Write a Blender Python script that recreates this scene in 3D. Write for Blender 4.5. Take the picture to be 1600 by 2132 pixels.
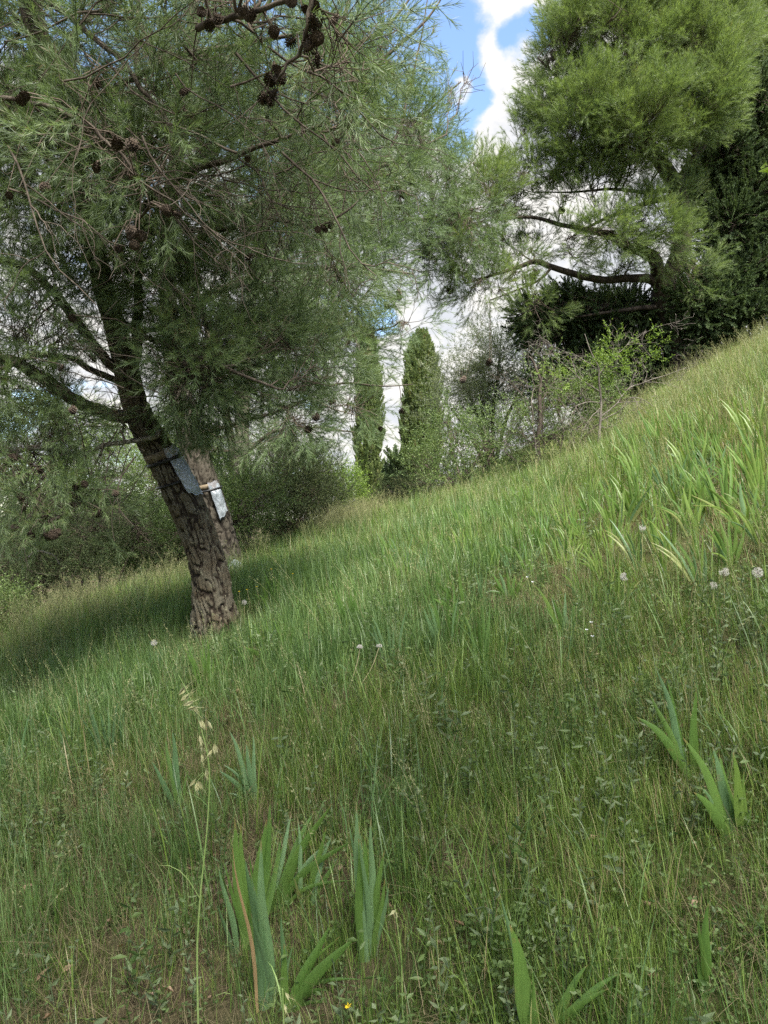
import bpy, math, random
import numpy as np
from mathutils import Vector, Matrix

# ------------------------------------------------------------------ scene, camera, world, sun
for o in list(bpy.data.objects):
    bpy.data.objects.remove(o)
SC = bpy.context.scene
COL = SC.collection
R = math.radians
F = 1540.0                      # focal length in photo pixels (1600 x 2132)
CX, CY = 800.0, 1066.0
EYE = 1.55

cam = bpy.data.cameras.new('camera')
cam.sensor_fit = 'VERTICAL'
cam.sensor_height = 36.0
cam.lens = 36.0 * F / 2132.0
cam.clip_start = 0.05
cam.clip_end = 3000
camo = bpy.data.objects.new('camera', cam)
COL.objects.link(camo)
camo.location = (0, 0, EYE)
camo.rotation_euler = (R(90), 0, 0)
SC.camera = camo

SC.view_settings.view_transform = 'Standard'
SC.view_settings.look = 'None'
SC.view_settings.gamma = 1
SC.view_settings.use_curve_mapping = False
SC.view_settings.exposure = 2.9
SC.render.engine = 'CYCLES'
SC.cycles.use_denoising = False
SC.cycles.max_bounces = 12
SC.cycles.diffuse_bounces = 6
SC.cycles.transmission_bounces = 8
SC.cycles.transparent_max_bounces = 4

SUN_DIR = Vector((0.20, -0.50, 0.82)).normalized()     # towards the sun: high behind the viewer, a little to the right
SUN_EL = math.asin(SUN_DIR.z)
SUN_AZ = math.atan2(SUN_DIR.x, SUN_DIR.y)
SUN_STRENGTH = 2.4
SUN_ANGLE = 28.0
SKY_STRENGTH = 0.053
CLOUD_LEVEL = 0.15

sun = bpy.data.lights.new('sun', 'SUN')
sun.energy = SUN_STRENGTH
sun.angle = R(SUN_ANGLE)
sun.color = (1.0, 0.955, 0.87)
suno = bpy.data.objects.new('sun', sun)
COL.objects.link(suno)
suno.location = (5, -5, 20)
suno.rotation_euler = (-SUN_DIR).to_track_quat('-Z', 'Y').to_euler()


def ray(u, v):
    return Vector(((u - CX) / F, 1.0, -(v - CY) / F))


def P(u, v, d):
    """the point seen at photo pixel (u, v) and d metres deep"""
    return Vector(((u - CX) / F * d, d, EYE - (v - CY) / F * d))


class NT:
    """small helper for node trees"""
    def __init__(self, tree):
        self.t = tree
        self.n = tree.nodes
        self.l = tree.links

    def new(self, kind, **kw):
        nd = self.n.new(kind)
        for k, val in kw.items():
            setattr(nd, k, val)
        return nd

    def link(self, a, b):
        self.l.new(a, b)

    def put(self, sock, val):
        if hasattr(val, 'is_linked') or isinstance(val, bpy.types.NodeSocket):
            self.l.new(val, sock)
        else:
            sock.default_value = val

    def math(self, op, a, b=None, c=None, clamp=False):
        nd = self.new('ShaderNodeMath', operation=op)
        nd.use_clamp = clamp
        for i, x in enumerate((a, b, c)):
            if x is not None:
                self.put(nd.inputs[i], x)
        return nd.outputs[0]

    def mix(self, fac, a, b, blend='MIX'):
        nd = self.new('ShaderNodeMix', data_type='RGBA', blend_type=blend)
        self.put(nd.inputs[0], fac)
        self.put(nd.inputs[6], a)
        self.put(nd.inputs[7], b)
        return nd.outputs[2]

    def smooth(self, x, lo, hi, a=0.0, b=1.0):
        nd = self.new('ShaderNodeMapRange', interpolation_type='SMOOTHSTEP')
        self.put(nd.inputs[0], x)
        for i, val in enumerate((lo, hi, a, b)):
            self.put(nd.inputs[i + 1], val)
        return nd.outputs[0]

    def noise(self, vec, scale, detail=4, rough=0.55, dist=0.0):
        nd = self.new('ShaderNodeTexNoise')
        if vec is not None:
            self.l.new(vec, nd.inputs['Vector'])
        nd.inputs['Scale'].default_value = scale
        nd.inputs['Detail'].default_value = detail
        nd.inputs['Roughness'].default_value = rough
        nd.inputs['Distortion'].default_value = dist
        return nd.outputs[0]


def c4(c):
    return (c[0], c[1], c[2], 1.0)


def make_world():
    w = bpy.data.worlds.new('World')
    SC.world = w
    w.use_nodes = True
    t = NT(w.node_tree)
    w.node_tree.nodes.clear()
    out = t.new('ShaderNodeOutputWorld')
    bg = t.new('ShaderNodeBackground')
    bg.inputs['Strength'].default_value = SKY_STRENGTH
    sky = t.new('ShaderNodeTexSky', sky_type='NISHITA')
    sky.sun_disc = False
    sky.sun_elevation = SUN_EL
    sky.sun_rotation = SUN_AZ
    sky.air_density = 1.0
    sky.dust_density = 0.6
    sky.ozone_density = 2.0
    tc = t.new('ShaderNodeTexCoord')
    nrm = t.new('ShaderNodeVectorMath', operation='NORMALIZE')
    t.link(tc.outputs['Generated'], nrm.inputs[0])
    d = nrm.outputs[0]
    sep = t.new('ShaderNodeSeparateXYZ')
    t.link(d, sep.inputs[0])
    # cloud layer: direction projected on a flat deck overhead
    den = t.math('ADD', t.math('MAXIMUM', sep.outputs[2], 0.0), 0.28)
    px = t.math('DIVIDE', sep.outputs[0], den)
    py = t.math('DIVIDE', sep.outputs[1], den)
    comb = t.new('ShaderNodeCombineXYZ')
    t.link(px, comb.inputs[0])
    t.link(py, comb.inputs[1])
    comb.inputs[2].default_value = 3.7
    n1 = t.noise(comb.outputs[0], 2.6, 9, 0.58, 0.25)
    n2 = t.noise(comb.outputs[0], 6.5, 8, 0.62, 0.4)
    cov = n1
    # cumulus heaps and gaps of blue where the photo shows them (u, v, radius px, gain)
    spots = [(1085, 215, 115, 0.21), (1035, 30, 80, 0.18), (965, 690, 150, 0.30), (955, 190, 30, 0.30),
             (1130, 640, 150, 0.30), (870, 620, 60, 0.25), (1075, 310, 70, 0.3),
             (962, 105, 90, -0.26), (990, 272, 75, -0.26), (1100, 90, 55, -0.36), (905, 745, 65, -0.3), (830, 690, 65, -0.28),
             (600, 950, 420, 0.10), (1000, 880, 260, 0.18), (300, 600, 420, 0.10), (1300, 560, 330, 0.16), (840, 430, 170, 0.18),
             (700, 150, 260, -0.10), (770, 820, 120, 0.25)]
    for (u, v, r, a) in spots:
        dv = ray(u, v).normalized()
        dp = t.new('ShaderNodeVectorMath', operation='DOT_PRODUCT')
        t.link(d, dp.inputs[0])
        dp.inputs[1].default_value = dv
        b = t.smooth(dp.outputs['Value'], math.cos(math.atan(r / F) * 1.25), 1.0, 0.0, a)
        cov = t.math('ADD', cov, b)
    cov = t.math('ADD', cov, t.math('MULTIPLY', t.math('SUBTRACT', n2, 0.5), 0.50))
    mask = t.smooth(cov, 0.42, 0.54)
    lvl = CLOUD_LEVEL / SKY_STRENGTH
    shade = t.smooth(t.noise(comb.outputs[0], 5.0, 7, 0.62), 0.36, 0.60)
    ccol = t.mix(shade, c4((0.74 * lvl, 0.77 * lvl, 0.83 * lvl)), c4((1.04 * lvl, 1.01 * lvl, 0.96 * lvl)))
    col = t.mix(mask, sky.outputs[0], ccol)
    t.link(col, bg.inputs['Color'])
    t.link(bg.outputs[0], out.inputs[0])


make_world()

# ------------------------------------------------------------------ tagging and meshes
def tag(o, label=None, cat=None, group=None, kind=None):
    if label:
        o['label'] = label
    if cat:
        o['category'] = cat
    if group:
        o['group'] = group
    if kind:
        o['kind'] = kind
    return o


def thing(name, loc, label, cat, group=None):
    o = bpy.data.objects.new(name, None)
    o.empty_display_size = 0.2
    COL.objects.link(o)
    o.location = loc
    return tag(o, label, cat, group)


class MB:
    """collects triangles and quads (world coordinates) for ONE mesh object"""
    def __init__(self):
        self.v, self.f3, self.f4, self.a = [], [], [], []
        self.nv = 0

    def add(self, verts, tris=None, quads=None, attr=0.0):
        verts = np.asarray(verts, dtype=np.float64).reshape(-1, 3)
        if tris is not None and len(tris):
            self.f3.append(np.asarray(tris, dtype=np.int64).reshape(-1, 3) + self.nv)
        if quads is not None and len(quads):
            self.f4.append(np.asarray(quads, dtype=np.int64).reshape(-1, 4) + self.nv)
        self.v.append(verts)
        at = np.empty(len(verts))
        at[:] = attr
        self.a.append(at)
        self.nv += len(verts)

    def mesh(self, name, mat, smooth=False, origin=None):
        me = bpy.data.meshes.new(name)
        v = np.concatenate(self.v) if self.v else np.zeros((0, 3))
        if origin is not None:
            v = v - np.array(origin)
        f3 = np.concatenate(self.f3) if self.f3 else np.zeros((0, 3), dtype=np.int64)
        f4 = np.concatenate(self.f4) if self.f4 else np.zeros((0, 4), dtype=np.int64)
        n3, n4 = len(f3), len(f4)
        me.vertices.add(len(v))
        me.vertices.foreach_set('co', v.astype(np.float32).ravel())
        me.loops.add(n3 * 3 + n4 * 4)
        me.loops.foreach_set('vertex_index', np.concatenate([f3.ravel(), f4.ravel()]).astype(np.int32))
        me.polygons.add(n3 + n4)
        st = np.concatenate([np.arange(n3) * 3, n3 * 3 + np.arange(n4) * 4]).astype(np.int32)
        me.polygons.foreach_set('loop_start', st)
        if smooth:
            me.polygons.foreach_set('use_smooth', np.ones(n3 + n4, dtype=bool))
        at = me.attributes.new('pv', 'FLOAT', 'POINT')
        at.data.foreach_set('value', np.concatenate(self.a).astype(np.float32))
        me.update(calc_edges=True)
        if mat:
            me.materials.append(mat)
        return me

    def build(self, name, mat, parent=None, smooth=False, origin=None):
        if origin is None and parent is not None:
            origin = parent_origin(parent)
        me = self.mesh(name, mat, smooth, origin)
        o = bpy.data.objects.new(name, me)
        COL.objects.link(o)
        if parent is not None:
            o.parent = parent
        elif origin is not None:
            o.location = origin
        return o


def parent_origin(p):
    v = Vector((0, 0, 0))
    while p is not None:
        v += p.location
        p = p.parent
    return v


# ------------------------------------------------------------------ numpy noise
def hash2(ix, iy, seed=0):
    n = (ix.astype(np.int64) * 374761393 + iy.astype(np.int64) * 668265263 + seed * 1442695041) & 0x7fffffff
    n = ((n ^ (n >> 13)) * 1274126177) & 0x7fffffff
    n = (n ^ (n >> 16)) & 0xffffff
    return n / float(0xffffff)


def vnoise(x, y, seed=0):
    x = np.asarray(x, dtype=float)
    y = np.asarray(y, dtype=float)
    ix, iy = np.floor(x), np.floor(y)
    fx, fy = x - ix, y - iy
    fx = fx * fx * (3 - 2 * fx)
    fy = fy * fy * (3 - 2 * fy)
    a, b = hash2(ix, iy, seed), hash2(ix + 1, iy, seed)
    c, d = hash2(ix, iy + 1, seed), hash2(ix + 1, iy + 1, seed)
    return (a * (1 - fx) + b * fx) * (1 - fy) + (c * (1 - fx) + d * fx) * fy


def fbm(x, y, seed=0, octs=4):
    s, amp, tot = 0, 1.0, 0
    for k in range(octs):
        s = s + amp * vnoise(np.asarray(x) * 2 ** k, np.asarray(y) * 2 ** k, seed + k * 17)
        tot += amp
        amp *= 0.5
    return s / tot


def smoothstep(a, b, x):
    t = np.clip((np.asarray(x, dtype=float) - a) / (b - a), 0, 1)
    return t * t * (3 - 2 * t)


# ------------------------------------------------------------------ the terrain: a bank that climbs to the right
_xs = np.linspace(-400, 400, 8001)
_sl = np.interp(_xs, [-400, -14, -9, -6, 1.2, 2.6, 6.5, 8.5, 14, 400], [0, 0, 0.12, 0.27, 0.285, 0.50, 0.52, 0.22, 0.05, 0.0])
_fx = np.cumsum(_sl) * (_xs[1] - _xs[0])
_fx -= np.interp(0, _xs, _fx)
_ys = np.linspace(-400, 400, 8001)
_sg = np.interp(_ys, [-400, -12, -4, 0, 5.6, 8.6, 14, 40, 400], [0, 0, 0.08, 0.175, 0.175, 0.05, 0.012, 0.0, 0.0])
_gy = np.cumsum(_sg) * (_ys[1] - _ys[0])
_gy -= np.interp(0, _ys, _gy)


def H(x, y):
    x = np.asarray(x, dtype=float)
    y = np.asarray(y, dtype=float)
    z = np.interp(x, _xs, _fx) + np.interp(y, _ys, _gy)
    q = (x + 4.6) * -0.877 + (y - 7.9) * 0.48
    drop = 1.9 * smoothstep(0, 3.2, q) * smoothstep(0.5, -2.2, x)
    z = z - drop
    near = smoothstep(60, 20, np.hypot(x, y))
    z = z + near * (0.10 * (fbm(x * 0.55 + 9, y * 0.55 + 4, 3, 3) - 0.5) + 0.05 * (fbm(x * 2.3, y * 2.3, 5, 3) - 0.5))
    return z


def Hs(x, y):
    return float(H(np.array([x]), np.array([y]))[0])


def ground_at(u, v, far=40):
    """where the sight line through pixel (u, v) meets the terrain"""
    r = ray(u, v)
    ds = np.arange(1.0, far, 0.02)
    zz = EYE + r.z * ds
    hh = H(r.x * ds, ds)
    k = np.nonzero(zz <= hh)[0]
    d = ds[k[0]] if len(k) else far
    return Vector((r.x * d, d, Hs(r.x * d, d)))


def on_ground(u, d):
    x = (u - CX) / F * d
    return Vector((x, d, Hs(x, d)))


# ------------------------------------------------------------------ materials
def new_mat(name):
    m = bpy.data.materials.new(name)
    m.use_nodes = True
    m.node_tree.nodes.clear()
    t = NT(m.node_tree)
    out = t.new('ShaderNodeOutputMaterial')
    return m, t, out


def attr(t, name, kind='GEOMETRY'):
    a = t.new('ShaderNodeAttribute')
    a.attribute_type = kind
    a.attribute_name = name
    return a.outputs['Fac']


def leafy(name, dark, light, dry=None, transl=0.35, rough=0.55, spec=0.25, tip=None, dry_lo=0.80):
    """foliage: colour runs dark > light > dry by the plant's own random value; thin, lets light through"""
    m, t, out = new_mat(name)
    ti = attr(t, 'tint', 'INSTANCER')
    pv = attr(t, 'pv')
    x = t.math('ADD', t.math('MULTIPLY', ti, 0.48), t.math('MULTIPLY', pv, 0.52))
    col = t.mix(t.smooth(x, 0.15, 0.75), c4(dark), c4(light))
    if dry:
        col = t.mix(t.smooth(x, dry_lo, dry_lo + 0.08), col, c4(dry))
    if tip:
        col = t.mix(t.smooth(pv, 0.9, 0.97), col, c4(tip))
    bs = t.new('ShaderNodeBsdfPrincipled')
    t.link(col, bs.inputs['Base Color'])
    bs.inputs['Roughness'].default_value = rough
    bs.inputs['Specular IOR Level'].default_value = spec
    tr = t.new('ShaderNodeBsdfTranslucent')
    bright = t.mix(1.0, col, c4((1.25, 1.3, 0.75)), 'MULTIPLY')
    t.link(bright, tr.inputs['Color'])
    mx = t.new('ShaderNodeMixShader')
    mx.inputs[0].default_value = transl
    t.link(bs.outputs[0], mx.inputs[1])
    t.link(tr.outputs[0], mx.inputs[2])
    t.link(mx.outputs[0], out.inputs['Surface'])
    return m


def bark_mat(name, fissure, plate_a, plate_b, scale=14, bump=0.5, use_pv=True, lichen=None):
    m, t, out = new_mat(name)
    tc = t.new('ShaderNodeTexCoord')
    mp = t.new('ShaderNodeMapping')
    mp.inputs['Scale'].default_value = (1, 1, 0.35)
    t.link(tc.outputs['Object'], mp.inputs[0])
    n1 = t.noise(mp.outputs[0], scale, 6, 0.65)
    n2 = t.noise(mp.outputs[0], scale * 5, 4, 0.6)
    n3 = t.noise(tc.outputs['Object'], scale * 0.35, 3, 0.5)
    col = t.mix(t.smooth(n3, 0.38, 0.64), c4(plate_a), c4(plate_b))
    col = t.mix(t.math('MULTIPLY', t.smooth(n2, 0.35, 0.75), 0.5), col, c4([x * 0.45 for x in plate_a]))
    fis = attr(t, 'pv') if use_pv else n1
    if use_pv:
        fac = t.smooth(t.math('ADD', fis, t.math('MULTIPLY', t.math('SUBTRACT', n1, 0.5), 0.5)), 0.15, 0.6)
    else:
        fac = t.smooth(n1, 0.36, 0.6)
    col = t.mix(fac, c4(fissure), col)
    if lichen:
        col = t.mix(t.smooth(t.noise(tc.outputs['Object'], scale * 1.3, 5, 0.7), 0.58, 0.68), col, c4(lichen))
    bs = t.new('ShaderNodeBsdfPrincipled')
    t.link(col, bs.inputs['Base Color'])
    bs.inputs['Roughness'].default_value = 0.9
    bs.inputs['Specular IOR Level'].default_value = 0.15
    bp = t.new('ShaderNodeBump')
    bp.inputs['Strength'].default_value = bump
    bp.inputs['Distance'].default_value = 0.01
    t.link(t.math('ADD', n1, t.math('MULTIPLY', n2, 0.5)), bp.inputs['Height'])
    t.link(bp.outputs[0], bs.inputs['Normal'])
    t.link(bs.outputs[0], out.inputs['Surface'])
    return m


def plain(name, col, rough=0.7, spec=0.3, col2=None, scale=20, metal=0.0, bump=0.0, transl=0.0):
    m, t, out = new_mat(name)
    bs = t.new('ShaderNodeBsdfPrincipled')
    tc = t.new('ShaderNodeTexCoord')
    n = t.noise(tc.outputs['Object'], scale, 5, 0.6)
    if col2:
        t.link(t.mix(t.smooth(n, 0.35, 0.65), c4(col), c4(col2)), bs.inputs['Base Color'])
    else:
        bs.inputs['Base Color'].default_value = c4(col)
    bs.inputs['Roughness'].default_value = rough
    bs.inputs['Specular IOR Level'].default_value = spec
    bs.inputs['Metallic'].default_value = metal
    if bump:
        bp = t.new('ShaderNodeBump')
        bp.inputs['Strength'].default_value = bump
        bp.inputs['Distance'].default_value = 0.01
        t.link(n, bp.inputs['Height'])
        t.link(bp.outputs[0], bs.inputs['Normal'])
    if transl:
        tr = t.new('ShaderNodeBsdfTranslucent')
        tr.inputs['Color'].default_value = c4(col)
        mx = t.new('ShaderNodeMixShader')
        mx.inputs[0].default_value = transl
        t.link(bs.outputs[0], mx.inputs[1])
        t.link(tr.outputs[0], mx.inputs[2])
        t.link(mx.outputs[0], out.inputs['Surface'])
    else:
        t.link(bs.outputs[0], out.inputs['Surface'])
    return m


def ground_mat():
    m, t, out = new_mat('meadow_soil')
    tc = t.new('ShaderNodeTexCoord')
    o = tc.outputs['Object']
    a = t.noise(o, 0.9, 5, 0.6)
    b = t.noise(o, 7, 6, 0.65)
    c = t.noise(o, 55, 4, 0.7)
    col = t.mix(t.smooth(b, 0.35, 0.66), c4((0.040, 0.029, 0.019)), c4((0.072, 0.056, 0.034)))
    col = t.mix(t.smooth(c, 0.5, 0.72), col, c4((0.125, 0.10, 0.06)))
    col = t.mix(t.math('MULTIPLY', t.smooth(a, 0.40, 0.6), 0.75), col, c4((0.040, 0.056, 0.015)))
    bs = t.new('ShaderNodeBsdfPrincipled')
    t.link(col, bs.inputs['Base Color'])
    bs.inputs['Roughness'].default_value = 0.95
    bs.inputs['Specular IOR Level'].default_value = 0.1
    bp = t.new('ShaderNodeBump')
    bp.inputs['Strength'].default_value = 0.8
    bp.inputs['Distance'].default_value = 0.02
    t.link(t.math('ADD', b, c), bp.inputs['Height'])
    t.link(bp.outputs[0], bs.inputs['Normal'])
    t.link(bs.outputs[0], out.inputs['Surface'])
    return m


M = {}
M['soil'] = ground_mat()
M['bark_near'] = bark_mat('fissured_bark', (0.026, 0.019, 0.014), (0.130, 0.116, 0.084), (0.095, 0.075, 0.048), 18, 0.9, True, (0.19, 0.185, 0.125))
M['bark_second'] = bark_mat('greyish_fissured_bark', (0.022, 0.018, 0.014), (0.085, 0.076, 0.060), (0.065, 0.055, 0.042), 18, 0.9, True)
M['bark'] = bark_mat('pine_bark', (0.030, 0.022, 0.017), (0.13, 0.105, 0.082), (0.095, 0.072, 0.055), 16, 0.8, False)
M['bark_pale'] = bark_mat('pale_bark', (0.07, 0.06, 0.05), (0.27, 0.24, 0.20), (0.20, 0.17, 0.14), 12, 0.6, False)
M['bark_dark'] = bark_mat('dark_bark', (0.022, 0.017, 0.013), (0.075, 0.058, 0.045), (0.055, 0.042, 0.034), 12, 0.6, False)
M['branch'] = bark_mat('branch_bark', (0.045, 0.036, 0.028), (0.12, 0.10, 0.08), (0.085, 0.068, 0.055), 30, 0.5, False)
M['dead_branch'] = bark_mat('dead_branch_bark', (0.09, 0.08, 0.065), (0.30, 0.28, 0.23), (0.22, 0.20, 0.16), 30, 0.5, False, (0.20, 0.21, 0.09))
M['twig'] = plain('twig_bark', (0.075, 0.058, 0.045), 0.9, 0.1, (0.12, 0.098, 0.078), 8)
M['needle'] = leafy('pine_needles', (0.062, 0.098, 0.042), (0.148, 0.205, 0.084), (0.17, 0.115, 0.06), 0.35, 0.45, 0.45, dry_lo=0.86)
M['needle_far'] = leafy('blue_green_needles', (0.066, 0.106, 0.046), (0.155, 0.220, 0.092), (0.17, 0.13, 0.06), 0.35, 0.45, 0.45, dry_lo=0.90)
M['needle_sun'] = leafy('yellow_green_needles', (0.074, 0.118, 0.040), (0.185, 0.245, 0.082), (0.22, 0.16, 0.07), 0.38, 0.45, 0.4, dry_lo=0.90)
M['cypress'] = leafy('cypress_scales', (0.060, 0.092, 0.034), (0.160, 0.205, 0.072), (0.17, 0.135, 0.07), 0.3, 0.6, 0.2)
M['juniper'] = leafy('dark_cypress_scales', (0.034, 0.056, 0.028), (0.100, 0.145, 0.062), (0.075, 0.055, 0.03), 0.2, 0.6, 0.2, dry_lo=0.93)
M['olive'] = leafy('silvery_leaves', (0.17, 0.20, 0.125), (0.32, 0.355, 0.245), None, 0.5, 0.5, 0.4)
M['shrub'] = leafy('shrub_leaves', (0.055, 0.095, 0.030), (0.145, 0.205, 0.060), (0.11, 0.085, 0.04), 0.35, 0.45, 0.4, dry_lo=0.93)
M['shrub_brown'] = leafy('dull_shrub_leaves', (0.045, 0.065, 0.028), (0.115, 0.135, 0.055), (0.12, 0.085, 0.045), 0.3, 0.6, 0.2, dry_lo=0.80)
M['shrub_bright'] = leafy('bright_leaves', (0.085, 0.150, 0.025), (0.21, 0.30, 0.05), None, 0.45, 0.45, 0.4)
M['grass'] = leafy('grass_blades', (0.046, 0.092, 0.017), (0.155, 0.228, 0.048), (0.27, 0.22, 0.115), 0.33, 0.42, 0.4, dry_lo=0.76)
M['grass_blue'] = leafy('blue_grass_blades', (0.046, 0.094, 0.026), (0.125, 0.200, 0.062), (0.25, 0.21, 0.11), 0.33, 0.42, 0.4, dry_lo=0.84)
M['straw'] = leafy('dry_grass', (0.080, 0.065, 0.034), (0.225, 0.19, 0.11), None, 0.35, 0.7, 0.15)
M['seed'] = leafy('seed_heads', (0.13, 0.16, 0.06), (0.34, 0.33, 0.18), None, 0.4, 0.7, 0.15)
M['weed'] = leafy('weed_leaves', (0.055, 0.098, 0.028), (0.118, 0.170, 0.058), (0.24, 0.20, 0.06), 0.40, 0.5, 0.3, dry_lo=0.91)
M['weed_grey'] = leafy('grey_weed_leaves', (0.080, 0.115, 0.055), (0.135, 0.172, 0.090), None, 0.35, 0.6, 0.25)

# ------------------------------------------------------------------ geometry helpers
def unit(a):
    a = np.asarray(a, dtype=float)
    return a / np.maximum(np.linalg.norm(a, axis=-1, keepdims=True), 1e-9)


def catmull(pts, n):
    """smooth resampling of a control polyline (any columns)"""
    p = np.asarray(pts, dtype=float)
    p = np.vstack([2 * p[0] - p[1], p, 2 * p[-1] - p[-2]])
    m = len(p) - 3
    out = []
    for s in np.linspace(0, m, n):
        i = min(int(s), m - 1)
        t = s - i
        a, b, c, d = p[i:i + 4]
        out.append(0.5 * ((2 * b) + (-a + c) * t + (2 * a - 5 * b + 4 * c - d) * t * t + (-a + 3 * b - 3 * c + d) * t ** 3))
    return np.array(out)


def frames(pts):
    t = unit(np.gradient(pts, axis=0))
    up = np.array([0.3, 1.0, 0.1]) if abs(t[0] @ unit(np.array([0.3, 1, 0.1]))) < 0.9 else np.array([1.0, 0, 0])
    n = np.zeros_like(t)
    b = np.zeros_like(t)
    prev = up
    for i in range(len(t)):
        x = prev - t[i] * (prev @ t[i])
        x = x / max(np.linalg.norm(x), 1e-9)
        n[i] = x
        b[i] = np.cross(t[i], x)
        prev = x
    return t, n, b


def tube(mb, pts, rad, sides=8, cap=True, attr_=0.7, disp=None):
    pts = np.asarray(pts, dtype=float)
    rad = np.asarray(rad, dtype=float)
    k = len(pts)
    t, n, b = frames(pts)
    th = np.linspace(0, 2 * np.pi, sides, endpoint=False)
    rr = np.repeat(rad[:, None], sides, 1)
    at = np.full((k, sides), attr_)
    if disp is not None:
        dd, at = disp(th, pts, rad)
        rr = rr + dd
    ring = pts[:, None, :] + (n[:, None, :] * np.cos(th)[None, :, None] + b[:, None, :] * np.sin(th)[None, :, None]) * rr[:, :, None]
    idx = np.arange(k * sides).reshape(k, sides)
    q = np.stack([idx[:-1], np.roll(idx, -1, 1)[:-1], np.roll(idx, -1, 1)[1:], idx[1:]], -1).reshape(-1, 4)
    v = ring.reshape(-1, 3)
    a = at.ravel()
    tris = []
    if cap:
        v = np.vstack([v, pts[-1:] + t[-1:] * rad[-1] * 0.4])
        a = np.append(a, 0.5)
        e = len(v) - 1
        tris = [(idx[-1, i], idx[-1, (i + 1) % sides], e) for i in range(sides)]
    mb.add(v, tris, q, a)


def thin_tubes(mb, A, Bp, C, r0, r1, attr_=0.5):
    """many three-sided curved twigs at once: A start, B middle, C end (n,3)"""
    n = len(A)
    if n == 0:
        return
    d = unit(C - A)
    ref = np.where(np.abs(d[:, 2:3]) < 0.9, np.array([[0, 0, 1.0]]), np.array([[1.0, 0, 0]]))
    s1 = unit(np.cross(d, ref))
    s2 = np.cross(d, s1)
    V = []
    for pnt, r in ((A, r0), (Bp, (r0 + r1) / 2), (C, r1)):
        r = np.broadcast_to(np.asarray(r, dtype=float), (n,))[:, None]
        for k in range(3):
            th = 2 * np.pi * k / 3
            V.append(pnt + (s1 * math.cos(th) + s2 * math.sin(th)) * r)
    V = np.stack(V, 1)                      # n, 9, 3
    base = np.arange(n)[:, None] * 9
    q = []
    for lev in (0, 3):
        for k in range(3):
            q.append(base + np.array([[lev + k, lev + (k + 1) % 3, lev + 3 + (k + 1) % 3, lev + 3 + k]]))
    mb.add(V.reshape(-1, 3), None, np.concatenate(q), attr_)


def rand_dirs(rng, n):
    return unit(rng.normal(size=(n, 3)))


def needles(mb, base, dirs, length, width, attr_, bend=0.0, rng=None):
    """thin needles: one triangle each, or two bent ones when bend is set"""
    n = len(base)
    side = unit(np.cross(dirs, rand_dirs(rng, n)))
    length = np.broadcast_to(np.asarray(length, dtype=float), (n,))[:, None]
    w = np.broadcast_to(np.asarray(width, dtype=float), (n,))[:, None]
    at = np.broadcast_to(np.asarray(attr_, dtype=float), (n,))
    if bend:
        off = unit(np.cross(dirs, side)) * length * bend
        mid = base + dirs * length * 0.55 + off
        tip = base + dirs * length
        V = np.stack([base - side * w / 2, base + side * w / 2, mid - side * w / 2, mid + side * w / 2, tip], 1)
        b = np.arange(n)[:, None] * 5
        tri = np.concatenate([b + [[2, 3, 4]]])
        quad = b + [[0, 1, 3, 2]]
        mb.add(V.reshape(-1, 3), tri, quad, np.repeat(at, 5))
    else:
        V = np.stack([base - side * w / 2, base + side * w / 2, base + dirs * length], 1)
        mb.add(V.reshape(-1, 3), np.arange(n * 3).reshape(n, 3), None, np.repeat(at, 3))


def leaves(mb, base, dirs, length, width, attr_, rng, fold=0.15):
    """elliptic leaves: four triangles folded along the midrib"""
    n = len(base)
    side = unit(np.cross(dirs, rand_dirs(rng, n)))
    nor = np.cross(side, dirs)
    L = np.broadcast_to(np.asarray(length, dtype=float), (n,))[:, None]
    W = np.broadcast_to(np.asarray(width, dtype=float), (n,))[:, None]
    at = np.broadcast_to(np.asarray(attr_, dtype=float), (n,))
    mid = base + dirs * L * 0.45
    V = np.stack([base, mid - side * W / 2 + nor * W * fold, mid - nor * W * fold * 0.5, mid + side * W / 2 + nor * W * fold,
                  base + dirs * L], 1)
    b = np.arange(n)[:, None] * 5
    tri = np.concatenate([b + [[0, 2, 1]], b + [[0, 3, 2]], b + [[1, 2, 4]], b + [[2, 3, 4]]])
    mb.add(V.reshape(-1, 3), tri, None, np.repeat(at, 5))


def blades(mb, base, az, length, width, lean, attr_, segs=3, curl=0.6):
    """grass blades: flat tapering strips that lean and curl over"""
    n = len(base)
    hd = np.stack([np.cos(az), np.sin(az), np.zeros(n)], 1)
    sd = np.stack([-np.sin(az), np.cos(az), np.zeros(n)], 1)
    L = np.broadcast_to(np.asarray(length, dtype=float), (n,))
    W = np.broadcast_to(np.asarray(width, dtype=float), (n,))
    lean = np.broadcast_to(np.asarray(lean, dtype=float), (n,))
    curl = np.broadcast_to(np.asarray(curl, dtype=float), (n,))
    at = np.broadcast_to(np.asarray(attr_, dtype=float), (n,))
    p = np.array(base, dtype=float)
    V = []
    for s in range(segs + 1):
        f = s / segs
        w = W * (1 - f) ** 0.6 * (0.75 + 0.5 * f) if s < segs else W * 0
        if s < segs:
            V.append(p - sd * w[:, None] / 2)
            V.append(p + sd * w[:, None] / 2)
        else:
            V.append(p.copy())
        ang = lean + curl * f * f
        stp = (L / segs)[:, None]
        p = p + stp * (hd * np.sin(ang)[:, None] + np.array([[0, 0, 1.0]]) * np.cos(ang)[:, None])
    V = np.stack(V, 1)
    m = V.shape[1]
    b = np.arange(n)[:, None] * m
    quads = [b + [[2 * s, 2 * s + 1, 2 * s + 3, 2 * s + 2]] for s in range(segs - 1)]
    tri = b + [[2 * (segs - 1), 2 * (segs - 1) + 1, 2 * segs]]
    mb.add(V.reshape(-1, 3), tri, np.concatenate(quads) if quads else None, np.repeat(at, m))


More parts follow.
